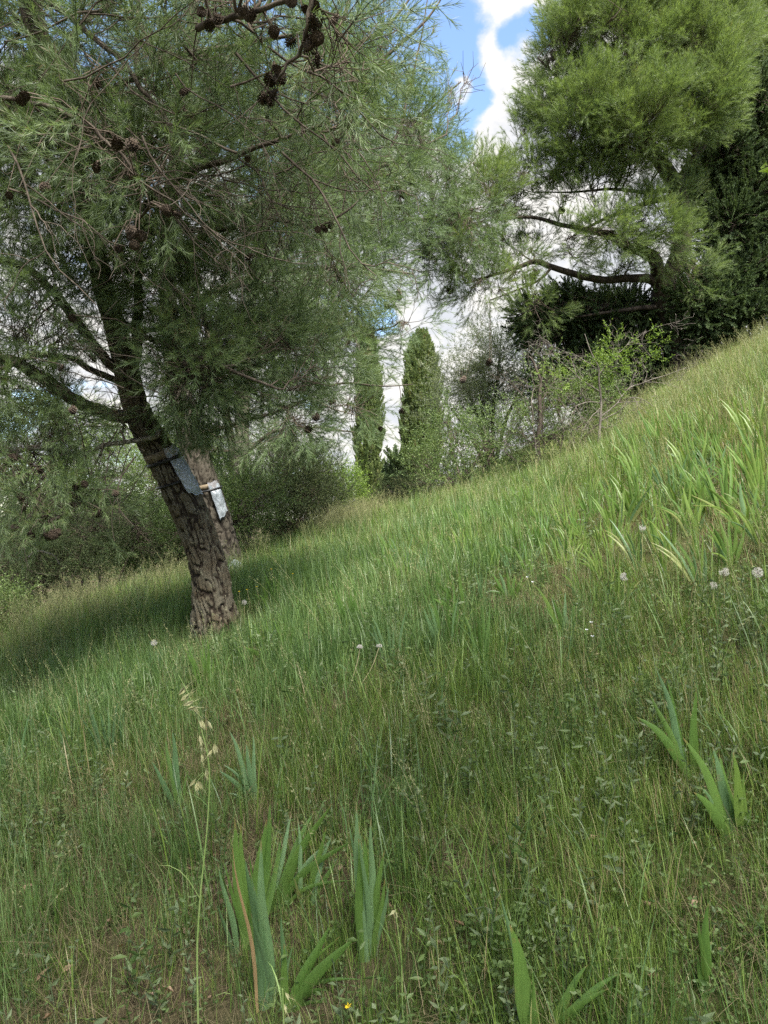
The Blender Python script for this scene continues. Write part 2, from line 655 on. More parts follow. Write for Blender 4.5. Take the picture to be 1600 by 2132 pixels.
# ------------------------------------------------------------------ scattering: one object whose instances share a few small meshes
def tmpl(mb, name, mat):
    return bpy.data.objects.new(name, mb.mesh(name, mat))


_groups = {}


def scatter_tree(templates):
    key = tuple(o.name for o in templates)
    if key in _groups:
        return _groups[key]
    g = bpy.data.node_groups.new('scatter', 'GeometryNodeTree')
    g.interface.new_socket('Geometry', in_out='INPUT', socket_type='NodeSocketGeometry')
    g.interface.new_socket('Geometry', in_out='OUTPUT', socket_type='NodeSocketGeometry')
    n, l = g.nodes, g.links
    gi, go = n.new('NodeGroupInput'), n.new('NodeGroupOutput')
    join = n.new('GeometryNodeJoinGeometry')
    for o in templates:
        oi = n.new('GeometryNodeObjectInfo')
        oi.inputs['Object'].default_value = o
        if 'As Instance' in oi.inputs:
            oi.inputs['As Instance'].default_value = False
        gti = n.new('GeometryNodeGeometryToInstance')
        l.new(oi.outputs['Geometry'], gti.inputs[0])
        l.new(gti.outputs[0], join.inputs[0])
    iop = n.new('GeometryNodeInstanceOnPoints')
    l.new(gi.outputs[0], iop.inputs['Points'])
    l.new(join.outputs[0], iop.inputs['Instance'])
    iop.inputs['Pick Instance'].default_value = True

    def named(nm, typ):
        a = n.new('GeometryNodeInputNamedAttribute')
        a.data_type = typ
        a.inputs['Name'].default_value = nm
        return a.outputs['Attribute']
    l.new(named('idx', 'INT'), iop.inputs['Instance Index'])
    e2r = n.new('FunctionNodeEulerToRotation')
    l.new(named('rot', 'FLOAT_VECTOR'), e2r.inputs[0])
    l.new(e2r.outputs[0], iop.inputs['Rotation'])
    l.new(named('scl', 'FLOAT'), iop.inputs['Scale'])
    l.new(iop.outputs[0], go.inputs[0])
    _groups[key] = g
    return g


def scatter(name, pts, rot, scl, tint, templates, rng, parent=None, idx=None):
    pts = np.asarray(pts, dtype=float)
    origin = parent_origin(parent) if parent is not None else Vector((0, 0, 0))
    me = bpy.data.meshes.new(name)
    n = len(pts)
    me.vertices.add(n)
    me.vertices.foreach_set('co', (pts - np.array(origin)).astype(np.float32).ravel())
    for nm, typ, val in (('rot', 'FLOAT_VECTOR', rot), ('scl', 'FLOAT', scl), ('tint', 'FLOAT', tint),
                         ('idx', 'INT', rng.integers(0, len(templates), n) if idx is None else idx)):
        a = me.attributes.new(nm, typ, 'POINT')
        arr = np.asarray(val)
        a.data.foreach_set('vector' if typ == 'FLOAT_VECTOR' else 'value',
                           (arr.astype(np.int32) if typ == 'INT' else np.broadcast_to(arr, (n,) + arr.shape[1:]).astype(np.float32)).ravel())
    o = bpy.data.objects.new(name, me)
    COL.objects.link(o)
    md = o.modifiers.new('scatter', 'NODES')
    md.node_group = scatter_tree(templates)
    if parent is not None:
        o.parent = parent
    o['kind'] = 'stuff'
    return o


def euler_from_dirs(dirs, roll):
    """Euler XYZ angles that turn local +Z to dirs after a roll about it"""
    d = unit(dirs)
    pitch = np.arccos(np.clip(d[:, 2], -1, 1))
    yaw = np.arctan2(d[:, 1], d[:, 0])
    cy, sy, cp, sp, cr, sr = np.cos(yaw), np.sin(yaw), np.cos(pitch), np.sin(pitch), np.cos(roll), np.sin(roll)
    r00 = cy * cp * cr - sy * sr
    r10 = sy * cp * cr + cy * sr
    r20 = -sp * cr
    r21 = sp * sr
    r22 = cp
    return np.stack([np.arctan2(r21, r22), -np.arcsin(np.clip(r20, -1, 1)), np.arctan2(r10, r00)], 1)


# ------------------------------------------------------------------ foliage templates
def pine_spray(seed, mat, L=0.26, subs=4, per=70, nl=0.085, nw=0.0016, bend=0.06, upturn=0.3, tw=0.0022):
    rng = np.random.default_rng(seed)
    mb = MB()
    wood = MB()

    def shoot(a, d, length, count):
        k = 5
        side = unit(np.cross(d, rand_dirs(rng, 1)[0]))
        s = np.linspace(0, 1, k)[:, None]
        pts = a + d * length * s + side * length * 0.12 * s * s + np.array([0, 0, upturn * length]) * s * s * 0.3
        tube(mb, pts, np.linspace(tw, tw * 0.5, k), 3, False, 0.0)
        f = 1 - rng.random(count) ** 1.4 * 0.72
        i = f * (k - 1)
        i0 = np.minimum(i.astype(int), k - 2)
        base = pts[i0] + (pts[i0 + 1] - pts[i0]) * (i - i0)[:, None]
        td = unit(pts[i0 + 1] - pts[i0])
        rad = unit(np.cross(td, rand_dirs(rng, count)))
        ang = rng.uniform(0.35, 1.0, count) * (1.15 - 0.55 * f)
        dirs = unit(td * np.cos(ang)[:, None] + rad * np.sin(ang)[:, None])
        needles(mb, base, dirs, nl * rng.uniform(0.65, 1.1, count), nw, 0.15 + 0.85 * rng.random(count), bend, rng)
        return pts

    z = np.array([0, 0, 1.0])
    main = shoot(np.zeros(3), z, L, per)
    for s in range(subs):
        f = rng.uniform(0.25, 0.8)
        i = f * (len(main) - 1)
        a = main[int(i)] + (main[min(int(i) + 1, len(main) - 1)] - main[int(i)]) * (i - int(i))
        r = unit(np.cross(z, rand_dirs(rng, 1)[0]))
        shoot(a, unit(z * 0.8 + r * rng.uniform(0.5, 1.0)), L * rng.uniform(0.35, 0.65), int(per * 0.7))
    return tmpl(mb, 'needle_spray', mat)


def leaf_spray(seed, mat, L=0.3, subs=5, count=46, ll=0.032, lw=0.015, twmat=None):
    rng = np.random.default_rng(seed)
    mb = MB()
    z = np.array([0, 0, 1.0])

    def shoot(a, d, length, n):
        s = np.linspace(0, 1, 4)[:, None]
        side = unit(np.cross(d, rand_dirs(rng, 1)[0]))
        pts = a + d * length * s + side * length * 0.15 * s * s
        tube(mb, pts, np.linspace(0.0022, 0.001, 4), 3, False, 0.0)
        f = rng.uniform(0.1, 1, n)
        i = f * 3
        i0 = np.minimum(i.astype(int), 2)
        base = pts[i0] + (pts[i0 + 1] - pts[i0]) * (i - i0)[:, None]
        dirs = unit(d[None] * 0.6 + rand_dirs(rng, n) * 0.9)
        leaves(mb, base, dirs, ll * rng.uniform(0.6, 1.2, n), lw * rng.uniform(0.7, 1.1, n), rng.random(n), rng)
        return pts
    main = shoot(np.zeros(3), z, L, count // 3)
    for k in range(subs):
        a = main[rng.integers(0, 4)]
        r = unit(np.cross(z, rand_dirs(rng, 1)[0]))
        shoot(a, unit(z * 0.7 + r * rng.uniform(0.4, 1.0)), L * rng.uniform(0.4, 0.75), max(3, int(count * 0.66 / subs)))
    return tmpl(mb, 'leaf_spray', mat)


def scale_spray(seed, mat, L=0.4, n=110, flat=0.35, w=0.02, up=0.8):
    """cypress foliage: a plume of forward-pointing scaly sprigs"""
    rng = np.random.default_rng(seed)
    mb = MB()
    f = rng.uniform(0, 1, n)
    ax = np.stack([0.10 * L * np.sin(f * 2.2), np.zeros(n), f * L], 1)
    r = rand_dirs(rng, n)
    r[:, 1] *= flat
    r[:, 2] = np.abs(r[:, 2]) * up + 0.5
    d = unit(r)
    ln = L * rng.uniform(0.12, 0.30, n) * (1.25 - 0.6 * f)
    # each sprig: a kite of two triangles
    side = unit(np.cross(d, rand_dirs(rng, n)))
    W = (w * rng.uniform(0.6, 1.2, n))[:, None]
    mid = ax + d * ln[:, None] * 0.5
    V = np.stack([ax, mid - side * W / 2, ax + d * ln[:, None], mid + side * W / 2], 1)
    b = np.arange(n)[:, None] * 4
    mb.add(V.reshape(-1, 3), np.concatenate([b + [[0, 1, 2]], b + [[0, 2, 3]]]), None, np.repeat(rng.random(n), 4))
    return tmpl(mb, 'scale_spray', mat)


T = {}
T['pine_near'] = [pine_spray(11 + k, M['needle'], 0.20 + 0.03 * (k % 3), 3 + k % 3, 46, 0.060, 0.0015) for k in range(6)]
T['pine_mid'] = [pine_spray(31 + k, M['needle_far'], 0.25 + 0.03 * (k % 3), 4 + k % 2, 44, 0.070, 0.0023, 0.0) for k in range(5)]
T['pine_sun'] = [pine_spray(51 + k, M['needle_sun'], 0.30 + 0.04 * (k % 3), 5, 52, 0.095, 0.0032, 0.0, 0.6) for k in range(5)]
T['shrub'] = [leaf_spray(71 + k, M['shrub'], 0.30, 5, 60, 0.032, 0.016) for k in range(4)]
T['shrub_brown'] = [leaf_spray(81 + k, M['shrub_brown'], 0.32, 6, 62, 0.030, 0.012) for k in range(4)]
T['bright'] = [leaf_spray(91 + k, M['shrub_bright'], 0.30, 5, 52, 0.045, 0.018) for k in range(4)]
T['olive'] = [leaf_spray(101 + k, M['olive'], 0.45, 6, 80, 0.055, 0.013) for k in range(4)]
T['cypress'] = [scale_spray(111 + k, M['cypress'], 0.55, 110, 0.5, 0.035, 1.4) for k in range(4)]
T['juniper'] = [scale_spray(121 + k, M['juniper'], 0.42, 150, 0.3, 0.022, 0.5) for k in range(5)]

# ------------------------------------------------------------------ tree builders
def limb(pts, n=None, jit=0.0, rng=None):
    """control points (Vector, radius) -> resampled (n,4)"""
    arr = np.array([[p.x, p.y, p.z, r] for p, r in pts])
    n = n or max(8, 5 * len(arr))
    c = catmull(arr, n)
    c[:, 3] = np.maximum(c[:, 3], 0.002)
    if jit and rng is not None:
        w = np.sin(np.linspace(0, np.pi, n))[:, None]
        j = rng.normal(size=(n, 3)) * jit
        j = (j + np.roll(j, 1, 0) + np.roll(j, -1, 0)) / 3
        c[:, :3] += j * w
    return c


def pnoise(u, v, nu, seed):
    """value noise that closes on itself every nu cells in u"""
    iu, iv = np.floor(u), np.floor(v)
    fu, fv = u - iu, v - iv
    fu = fu * fu * (3 - 2 * fu)
    fv = fv * fv * (3 - 2 * fv)
    a, b = hash2(np.mod(iu, nu), iv, seed), hash2(np.mod(iu + 1, nu), iv, seed)
    c, d = hash2(np.mod(iu, nu), iv + 1, seed), hash2(np.mod(iu + 1, nu), iv + 1, seed)
    return (a * (1 - fu) + b * fu) * (1 - fv) + (c * (1 - fu) + d * fu) * fv


def bark_plates(seed, su=0.045, sv=0.11, depth=0.022):
    """fissured pine bark: interlacing ridges that run up the trunk, broken across here and there"""
    def f(th, pts, rad):
        s = np.concatenate([[0], np.cumsum(np.linalg.norm(np.diff(pts, axis=0), axis=1))])
        circ = 2 * np.pi * float(np.mean(rad[:max(3, len(rad) // 3)]))
        nu = max(6, int(round(circ / su)))
        Th = np.broadcast_to(th[None, :], (len(s), len(th)))
        S = np.broadcast_to(s[:, None], Th.shape)
        w = pnoise(Th / (2 * np.pi) * nu * 0.5, S / sv * 1.1, max(3, nu // 2), seed + 40) - 0.5
        U = Th / (2 * np.pi) * nu + 0.8 * w + 0.5 * np.sin(S * 5 + seed)
        V = S / sv
        n1 = 0.75 * pnoise(U, V * 0.8, nu, seed) + 0.25 * pnoise(U * 2, V * 2.0, nu * 2, seed + 1)
        n3 = 0.75 * pnoise(U * 1.5, V * 0.9 + 3, int(nu * 1.5), seed + 7) + 0.25 * pnoise(U * 3, V * 2.4, nu * 3, seed + 8)
        fur = np.minimum(smoothstep(0.0, 0.11, np.abs(n1 - 0.5)), 0.25 + 0.75 * smoothstep(0.0, 0.10, np.abs(n3 - 0.5)))
        n2 = pnoise(U * 0.8, V * 2.1 + 0.5 * w, max(3, int(nu * 0.8)), seed + 2)
        brk = smoothstep(0.0, 0.05, np.abs(n2 - 0.45))
        idn = pnoise(U * 1.3, V * 1.2, max(3, int(nu * 1.3)), seed + 3)
        rough = pnoise(U * 5, V * 9, nu * 5, seed + 4) * 0.6 + pnoise(U * 9, V * 18, nu * 9, seed + 5) * 0.4 - 0.5
        plate = fur * (0.72 + 0.28 * brk)
        sc = np.clip(rad / 0.13, 0.25, 1.4)[:, None]
        dd = depth * sc * (plate * (0.55 + 0.6 * idn) - 0.62) + 0.4 * depth * sc * rough
        dd = dd + rad[:, None] * 0.30 * np.exp(-np.maximum(S - 0.12, 0) / 0.13) * (0.25 + np.maximum(0, np.cos(Th * 4 + seed)) ** 1.5)
        return dd, np.clip(plate * (0.40 + 0.55 * idn) + 0.55 * rough, 0, 1)
    return f


def nearest_on(limbs, p, below=0.15):
    best, bd = None, 1e9
    for L in limbs:
        d = np.linalg.norm(L[:, :3] - p, axis=1) + below * np.maximum(0, L[:, 2] - p[2])
        i = int(np.argmin(d))
        if d[i] < bd:
            bd, best = d[i], L[i]
    return best


def crown(root, blobs, limbs, temps, rng, name='crown', twname='twigs', twmat=None, up=0.35, out=0.6, scale=(0.8, 1.25), node_n=26,
          node_r=0.42, tint_fn=None, droop=0.0, bough_r=0.012, fill=0.5, twr=0.0035, clear=None):
    """boughs from the limbs into each cloud of foliage, twigs from the boughs, a spray of foliage on each twig.
    blobs: (centre, (rx, ry, rz), sprays)"""
    mb = MB()
    PT, DR, TI = [], [], []
    for (c, r, n) in blobs:
        c = np.array(c, dtype=float)
        r = np.array(r, dtype=float)
        m = max(2, int(round(n / node_n)))
        q = rand_dirs(rng, m) * (rng.random((m, 1)) ** fill)
        nodes = c + q * r * 0.82
        att = nearest_on(limbs, c)
        for k in range(m):
            a = nearest_on(limbs, nodes[k]) if rng.random() < 0.5 else att
            a0 = a[:3]
            if np.linalg.norm(nodes[k] - a0) > 2.2 * max(r) + 0.6:
                a0 = c * 0.6 + nodes[k] * 0.4
            d = nodes[k] - a0
            ln = np.linalg.norm(d)
            nn = 7
            s = np.linspace(0, 1, nn)
            pts = a0 + d * s[:, None]
            pts += (rng.normal(size=(nn, 3)) * 0.05 * ln) * np.sin(s * np.pi)[:, None]
            pts[:, 2] += 0.10 * ln * np.sin(s * np.pi) * (1 if droop <= 0 else -0.6)
            rr = min(bough_r, 0.35 * a[3] + 0.003)
            tube(mb, pts, np.linspace(rr, max(twr, rr * 0.3), nn), 5, False, 0.5)
            cnt = max(3, int(round(n / m)))
            f = rng.uniform(0.35, 1.0, cnt)
            i = f * (nn - 1)
            i0 = np.minimum(i.astype(int), nn - 2)
            A = pts[i0] + (pts[i0 + 1] - pts[i0]) * (i - i0)[:, None]
            endp = nodes[k] + rand_dirs(rng, cnt) * (rng.random((cnt, 1)) ** 0.6) * node_r * np.minimum(1.0, r / max(r) + 0.35)
            o = unit((endp - c) / r)
            dirs = unit(o * out + unit(endp - A) * 0.5 + np.array([0, 0, up - droop]) + rand_dirs(rng, cnt) * 0.35)
            mid = (A + endp) / 2 + rng.normal(size=(cnt, 3)) * 0.04 - np.array([0, 0, 0.04])
            thin_tubes(mb, A, mid, endp, twr, twr * 0.55)
            PT.append(endp)
            DR.append(dirs)
            ti = np.clip(0.5 + 0.22 * rng.normal(size=cnt) + 0.25 * (rng.random() - 0.5), 0, 1)
            TI.append(ti)
    PT, DR, TI = np.concatenate(PT), np.concatenate(DR), np.concatenate(TI)
    if tint_fn is not None:
        TI = np.clip(tint_fn(PT, TI), 0, 1)
    if clear is not None:
        k = ~clear(PT)
        PT, DR, TI = PT[k], DR[k], TI[k]
    n = len(PT)
    scatter(name, PT, euler_from_dirs(DR, rng.uniform(0, 6.283, n)), rng.uniform(scale[0], scale[1], n), TI, temps, rng, root)
    tw = mb.build(twname, twmat or M['twig'], root)
    tw['kind'] = 'stuff'
    return n


def sky_gap(p):
    """the left crowns stop short of the gap of open sky"""
    return (p[:, 0] / p[:, 1] > 0.092) & (p[:, 2] > EYE + 0.47 * p[:, 1])


def sky_gap_right(p):
    return (p[:, 0] / p[:, 1] < 0.172) & (p[:, 2] > EYE + 0.50 * p[:, 1])


def build_limbs(root, specs, mat, name='branch', sides=7, rng=None, jit=0.012):
    res = []
    for sp in specs:
        mtl = mat
        if isinstance(sp, tuple) and len(sp) == 2 and isinstance(sp[1], bpy.types.Material):
            sp, mtl = sp
        c = limb(sp, None, jit, rng)
        mb = MB()
        tube(mb, c[:, :3], c[:, 3], sides, True, 0.6)
        mb.build(name, mtl, root, True)
        res.append(c)
    return res


def PL(*items):
    """control points given as (u, v, depth, radius)"""
    return [(P(u, v, d), r) for (u, v, d, r) in items]
def BL(u, v, d, ru, rv, rd, n):
    return (P(u, v, d), (ru * d / F, rd, rv * d / F), n)


# ================================================================== THE SETTING: ground sheet
def make_ground():
    fx = np.concatenate([-np.geomspace(400, 7.2, 26), np.arange(-7, 10, 0.09), np.geomspace(10.2, 400, 26)])
    fy = np.concatenate([-np.geomspace(300, 3.2, 18), np.arange(-3, 15, 0.09), np.geomspace(15.2, 400, 30)])
    X, Y = np.meshgrid(fx, fy)
    Z = H(X, Y)
    ny, nx = X.shape
    idx = np.arange(nx * ny).reshape(ny, nx)
    q = np.stack([idx[:-1, :-1], idx[:-1, 1:], idx[1:, 1:], idx[1:, :-1]], -1).reshape(-1, 4)
    mb = MB()
    mb.add(np.stack([X, Y, Z], -1).reshape(-1, 3), None, q)
    o = mb.build('ground', M['soil'], None, True)
    tag(o, kind='structure')


make_ground()

# ================================================================== NEAR LEANING PINE
rng = np.random.default_rng(2)


def trunk_mesh(root, pts, sides, nn, seed, mat, depth=0.022, flare=0.25, su=0.045, sv=0.11):
    c = catmull(np.array([[p.x, p.y, p.z, r] for p, r in pts]), nn)
    s = np.linspace(0, 1, nn)
    c[:, 3] *= 1 + flare * np.exp(-s * 22)
    mb = MB()
    tube(mb, c[:, :3], c[:, 3], sides, True, 0.6, bark_plates(seed, su, sv, depth))
    o = mb.build('trunk', mat, root, True)
    return c, o


base1 = on_ground(452, 5.75)
near_pine = thing('leaning_pine', base1, 'nearest leaning pine with thick fissured bark rising from the grass, hung with dark cones', 'pine tree', None)
tr1, _ = trunk_mesh(near_pine, [(base1 + Vector((0.02, 0, -0.18)), 0.155)] + PL((448, 1285, 5.75, 0.150), (438, 1200, 5.74, 0.137), (418, 1125, 5.72, 0.132),
                    (386, 1045, 5.68, 0.130), (345, 965, 5.62, 0.116), (308, 900, 5.56, 0.104), (279, 835, 5.5, 0.092),
                    (263, 770, 5.45, 0.084), (243, 690, 5.4, 0.076), (216, 600, 5.3, 0.070), (196, 510, 5.25, 0.066), (170, 400, 5.15, 0.062),
                    (128, 250, 5.05, 0.064), (98, 140, 5.0, 0.060), (72, 20, 4.9, 0.054), (40, -120, 4.8, 0.045), (20, -300, 4.7, 0.03), (10, -460, 4.7, 0.012)),
                    150, 760, 4, M['bark_near'], 0.024, 0.25, 0.038, 0.12)
L1 = build_limbs(near_pine, [
    PL((285, 870, 5.52, 0.052), (225, 862, 5.45, 0.05), (165, 838, 5.35, 0.047), (105, 800, 5.2, 0.044), (50, 762, 5.05, 0.040), (0, 745, 4.95, 0.036), (-90, 735, 4.8, 0.03), (-230, 740, 4.6, 0.018)),
    PL((258, 775, 5.45, 0.042), (232, 760, 5.4, 0.038), (195, 715, 5.3, 0.036), (150, 655, 5.2, 0.033), (110, 608, 5.1, 0.03), (60, 560, 5.0, 0.027), (0, 542, 4.9, 0.024), (-90, 530, 4.8, 0.018)),
    PL((250, 795, 5.45, 0.026), (205, 775, 5.4, 0.024), (160, 752, 5.25, 0.022), (105, 740, 5.1, 0.020), (50, 746, 4.95, 0.018), (0, 770, 4.8, 0.015), (-70, 810, 4.7, 0.010)),
    (PL((325, 893, 5.5, 0.020), (330, 907, 5.40, 0.019), (285, 917, 5.33, 0.018), (230, 928, 5.28, 0.017), (165, 940, 5.2, 0.016), (90, 935, 5.05, 0.015), (0, 946, 4.9, 0.013), (-80, 990, 4.8, 0.008)), M['dead_branch']),
    PL((266, 790, 5.44, 0.045), (284, 735, 5.42, 0.040), (287, 680, 5.4, 0.036), (288, 600, 5.38, 0.032), (290, 500, 5.35, 0.028), (284, 390, 5.3, 0.025), (292, 260, 5.2, 0.021), (285, 120, 5.1, 0.017), (290, -60, 5.0, 0.012)),
    (PL((287, 690, 5.4, 0.018), (318, 688, 5.35, 0.016), (346, 678, 5.3, 0.015), (370, 648, 5.3, 0.014), (398, 622, 5.3, 0.014), (440, 608, 5.3, 0.012), (500, 598, 5.3, 0.009), (570, 585, 5.3, 0.005)), M['dead_branch']),
    (PL((-20, 200, 4.1, 0.0130), (45, 208, 4.1, 0.0123), (110, 226, 4.08, 0.0117), (165, 248, 4.05, 0.0111), (215, 288, 4.0, 0.0097), (255, 320, 4.0, 0.0084), (280, 362, 4.0, 0.0072), (293, 400, 4.0, 0.0059), (292, 455, 4.0, 0.0039)), M['branch']),
    PL((60, -40, 4.6, 0.022), (105, 5, 4.5, 0.019), (180, 62, 4.4, 0.017), (245, 122, 4.3, 0.015), (290, 180, 4.3, 0.013), (330, 220, 4.3, 0.011), (352, 262, 4.3, 0.008), (362, 300, 4.3, 0.005)),
    (PL((292, 500, 5.35, 0.024), (330, 482, 5.3, 0.022), (370, 480, 5.3, 0.021), (430, 478, 5.3, 0.019), (495, 474, 5.3, 0.017), (540, 458, 5.3, 0.014), (575, 456, 5.3, 0.012), (650, 472, 5.25, 0.010), (715, 445, 5.2, 0.008), (790, 378, 5.2, 0.005)), M['branch']),
    PL((410, 60, 3.6, 0.017), (450, 42, 3.55, 0.016), (510, 30, 3.5, 0.014), (560, 14, 3.4, 0.012), (640, -30, 3.3, 0.011), (760, -120, 3.2, 0.012)),
    PL((650, -60, 3.2, 0.012), (646, 20, 3.25, 0.010), (636, 70, 3.3, 0.009), (615, 115, 3.4, 0.008), (590, 150, 3.4, 0.007), (575, 170, 3.45, 0.005)),
    PL((108, 190, 5.0, 0.040), (78, 120, 4.95, 0.036), (55, 40, 4.9, 0.032), (35, -60, 4.8, 0.026)),
    PL((112, 180, 5.0, 0.030), (150, 100, 4.9, 0.026), (165, 60, 4.85, 0.022), (230, 10, 4.8, 0.018), (250, -60, 4.8, 0.013)),
    PL((165, 420, 5.15, 0.03), (100, 330, 5.0, 0.024), (30, 260, 4.85, 0.02), (-60, 190, 4.7, 0.015)),
    PL((230, 650, 5.35, 0.026), (300, 700, 5.1, 0.02), (390, 735, 4.95, 0.016), (480, 770, 4.85, 0.012), (580, 810, 4.8, 0.008)),
    PL((200, 520, 5.25, 0.028), (300, 430, 5.0, 0.024), (420, 350, 4.8, 0.02), (560, 300, 4.7, 0.015), (700, 250, 4.7, 0.008)),
    PL((130, 260, 5.05, 0.028), (240, 180, 4.8, 0.023), (380, 120, 4.6, 0.018), (520, 90, 4.5, 0.014), (680, 60, 4.4, 0.008)),
    (PL((120, 940, 5.1, 0.012), (90, 1000, 5.0, 0.010), (50, 1060, 4.9, 0.007), (10, 1100, 4.85, 0.004)), M['branch']),
    (PL((215, 930, 5.26, 0.010), (190, 990, 5.1, 0.008), (150, 1050, 5.0, 0.006), (95, 1095, 4.9, 0.004)), M['branch']),
    (PL((60, 1160, 5.6, 0.007), (78, 1148, 5.6, 0.007), (110, 1155, 5.6, 0.006), (125, 1176, 5.6, 0.004)), M['dead_branch']),
], M['branch'], rng=rng)
blobs1 = [BL(60, 70, 5.2, 240, 190, 1.1, 351), BL(320, 120, 4.9, 210, 210, 1.1, 270), BL(560, 90, 4.5, 190, 160, .9, 148),
          BL(40, 380, 4.8, 190, 160, .9, 229), BL(290, 400, 5.1, 220, 160, 1.0, 209), BL(520, 370, 5.3, 220, 190, 1.0, 202),
          BL(430, 620, 5.5, 190, 130, .8, 182), BL(590, 600, 5.6, 170, 150, .8, 128), BL(395, 780, 5.15, 150, 95, .5, 175),
          BL(540, 760, 5.3, 160, 100, .6, 128), BL(80, 610, 5.2, 170, 70, .7, 67), BL(60, 720, 5.2, 120, 60, .5, 48), BL(150, 540, 5.2, 150, 70, .5, 67), BL(50, 930, 4.7, 150, 80, .5, 54), BL(250, 880, 5.2, 110, 45, .3, 20),
          BL(110, 1030, 4.95, 140, 75, .5, 74), BL(-60, 800, 4.7, 150, 190, .7, 47), BL(110, 860, 5.0, 150, 60, .4, 47),
          BL(370, 640, 5.1, 80, 110, .3, 121), BL(340, 460, 5.0, 100, 100, .3, 121), BL(20, 240, 4.9, 150, 110, .7, 189), BL(-40, 470, 4.9, 120, 90, .6, 108), BL(690, 330, 4.7, 140, 150, .7, 74), BL(300, 300, 4.2, 260, 220, .5, 101), BL(700, 40, 3.6, 120, 90, .4, 33),
          BL(200, -200, 4.4, 420, 170, 1.2, 108), BL(560, -180, 3.6, 280, 150, 1.0, 121), BL(70, 640, 4.9, 150, 90, .5, 80), BL(30, 760, 4.8, 110, 70, .4, 60), BL(120, 830, 5.0, 120, 40, .4, 50), BL(410, 790, 5.0, 80, 60, .3, 70), BL(430, 690, 5.1, 90, 80, .3, 80)]
# boughs added to the same pine, unseen above the frame, to shade the foreground
L1 += build_limbs(near_pine, [
    [(Vector((-2.3, 4.8, 5.2)), 0.04), (Vector((-1.6, 3.9, 5.3)), 0.034), (Vector((-0.8, 3.0, 5.1)), 0.028), (Vector((0.0, 1.5, 4.8)), 0.02), (Vector((0.8, -0.2, 4.6)), 0.012)],
    [(Vector((-2.35, 4.75, 5.6)), 0.04), (Vector((-2.0, 3.4, 5.4)), 0.032), (Vector((-1.6, 1.6, 5.0)), 0.024), (Vector((-1.3, -0.6, 4.6)), 0.012)],
    [(Vector((-2.3, 4.8, 5.4)), 0.04), (Vector((-1.0, 4.0, 5.9)), 0.032), (Vector((0.6, 3.1, 5.8)), 0.024), (Vector((2.0, 2.4, 5.3)), 0.012)],
], M['branch'], rng=rng)
blobs1 += [(Vector((-0.7, 1.0, 4.7)), (1.2, 0.9, 0.5), 369), (Vector((0.7, 0.1, 4.6)), (1.1, 0.9, 0.5), 345), (Vector((-1.5, -0.3, 4.6)), (1.2, 1.0, 0.5), 345),
           (Vector((1.8, 1.0, 5.3)), (1.1, 0.8, 0.5), 321), (Vector((0.3, -1.3, 4.4)), (1.3, 0.9, 0.4), 270), (Vector((-2.4, 1.3, 5.0)), (1.0, 1.0, 0.5), 270), (Vector((2.0, -0.7, 5.0)), (1.0, 1.0, 0.5), 246)]
def lower_trunk_clear(p):
    """no twigs grow round the bare lower trunk, from the bag down"""
    q = np.array([[a[0], a[1], a[2]] for a in tr1[:330:6]])
    near = np.zeros(len(p), dtype=bool)
    for a in q:
        w = p - a
        t = np.clip((w @ np.array([0.22, -0.97, 0.0])), 0, 3.0)[:, None] * np.array([[0.22, -0.97, 0.0]])
        near |= np.linalg.norm(w - t, axis=1) < 0.26
    return near | (sky_gap(p) & (p[:, 1] > 2.6) & (p[:, 2] < EYE + 0.75 * p[:, 1]))


crown(near_pine, blobs1, [tr1] + L1, T['pine_near'], rng, clear=lower_trunk_clear, up=0.10, out=0.5, node_n=17, node_r=0.34, bough_r=0.009, droop=0.12)

# bare crooked twigs threading the near crown
bt = MB()
rt = np.random.default_rng(17)


def bare_twig(p, d, ln, r0, level):
    k = 9
    q = [np.array(p)]
    d = unit(np.array(d, dtype=float))
    for a in range(k - 1):
        d = unit(d + rt.normal(0, 0.20, 3) * [1, .5, 1] + np.array([0.02, 0, -0.03]))
        q.append(q[-1] + d * ln / (k - 1))
    q = np.array(q)
    tube(bt, q, np.linspace(r0, max(0.0012, r0 * 0.35), k), 4, False, 0.5)
    if level:
        for _ in range(3):
            i = int(rt.integers(2, k - 1))
            bare_twig(q[i], unit(q[i] - q[i - 1]) + rt.normal(0, .55, 3) * [1, .4, 1], ln * rt.uniform(.35, .65), r0 * 0.55, level - 1)


for _ in range(46):
    u0, v0, d0 = rt.uniform(-80, 620), rt.uniform(-60, 430), rt.uniform(3.7, 4.7)
    bare_twig(P(u0, v0, d0), (rt.uniform(.3, 1.0) * (1 if rt.random() < .75 else -1), rt.uniform(-.2, .2), rt.uniform(-.9, .35)), rt.uniform(.5, 1.1), rt.uniform(.004, .0085), 2)
for _ in range(16):
    u0, v0, d0 = rt.uniform(60, 320), rt.uniform(890, 960), rt.uniform(4.6, 5.2)
    bare_twig(P(u0, v0, d0), (rt.uniform(-.9, -.2), rt.uniform(-.2, .2), rt.uniform(-.9, -.3)), rt.uniform(.4, .8), rt.uniform(.003, .006), 2)
for _ in range(14):
    u0, v0, d0 = rt.uniform(0, 420), rt.uniform(500, 860), rt.uniform(4.6, 5.1)
    bare_twig(P(u0, v0, d0), (rt.uniform(-.9, .9), rt.uniform(-.2, .2), rt.uniform(-.3, .6)), rt.uniform(.4, .8), rt.uniform(.003, .006), 2)
bto = bt.build('bare_twigs', M['branch'], near_pine)
bto['kind'] = 'stuff'

# -------- pine cones: whorled open scales round a core, one child of the pine each
M['cone'] = plain('cone_scales', (0.040, 0.030, 0.023), 0.75, 0.2, (0.095, 0.070, 0.050), 60)
M['cone_old'] = plain('weathered_cone_scales', (0.075, 0.055, 0.042), 0.8, 0.2, (0.13, 0.10, 0.08), 60)


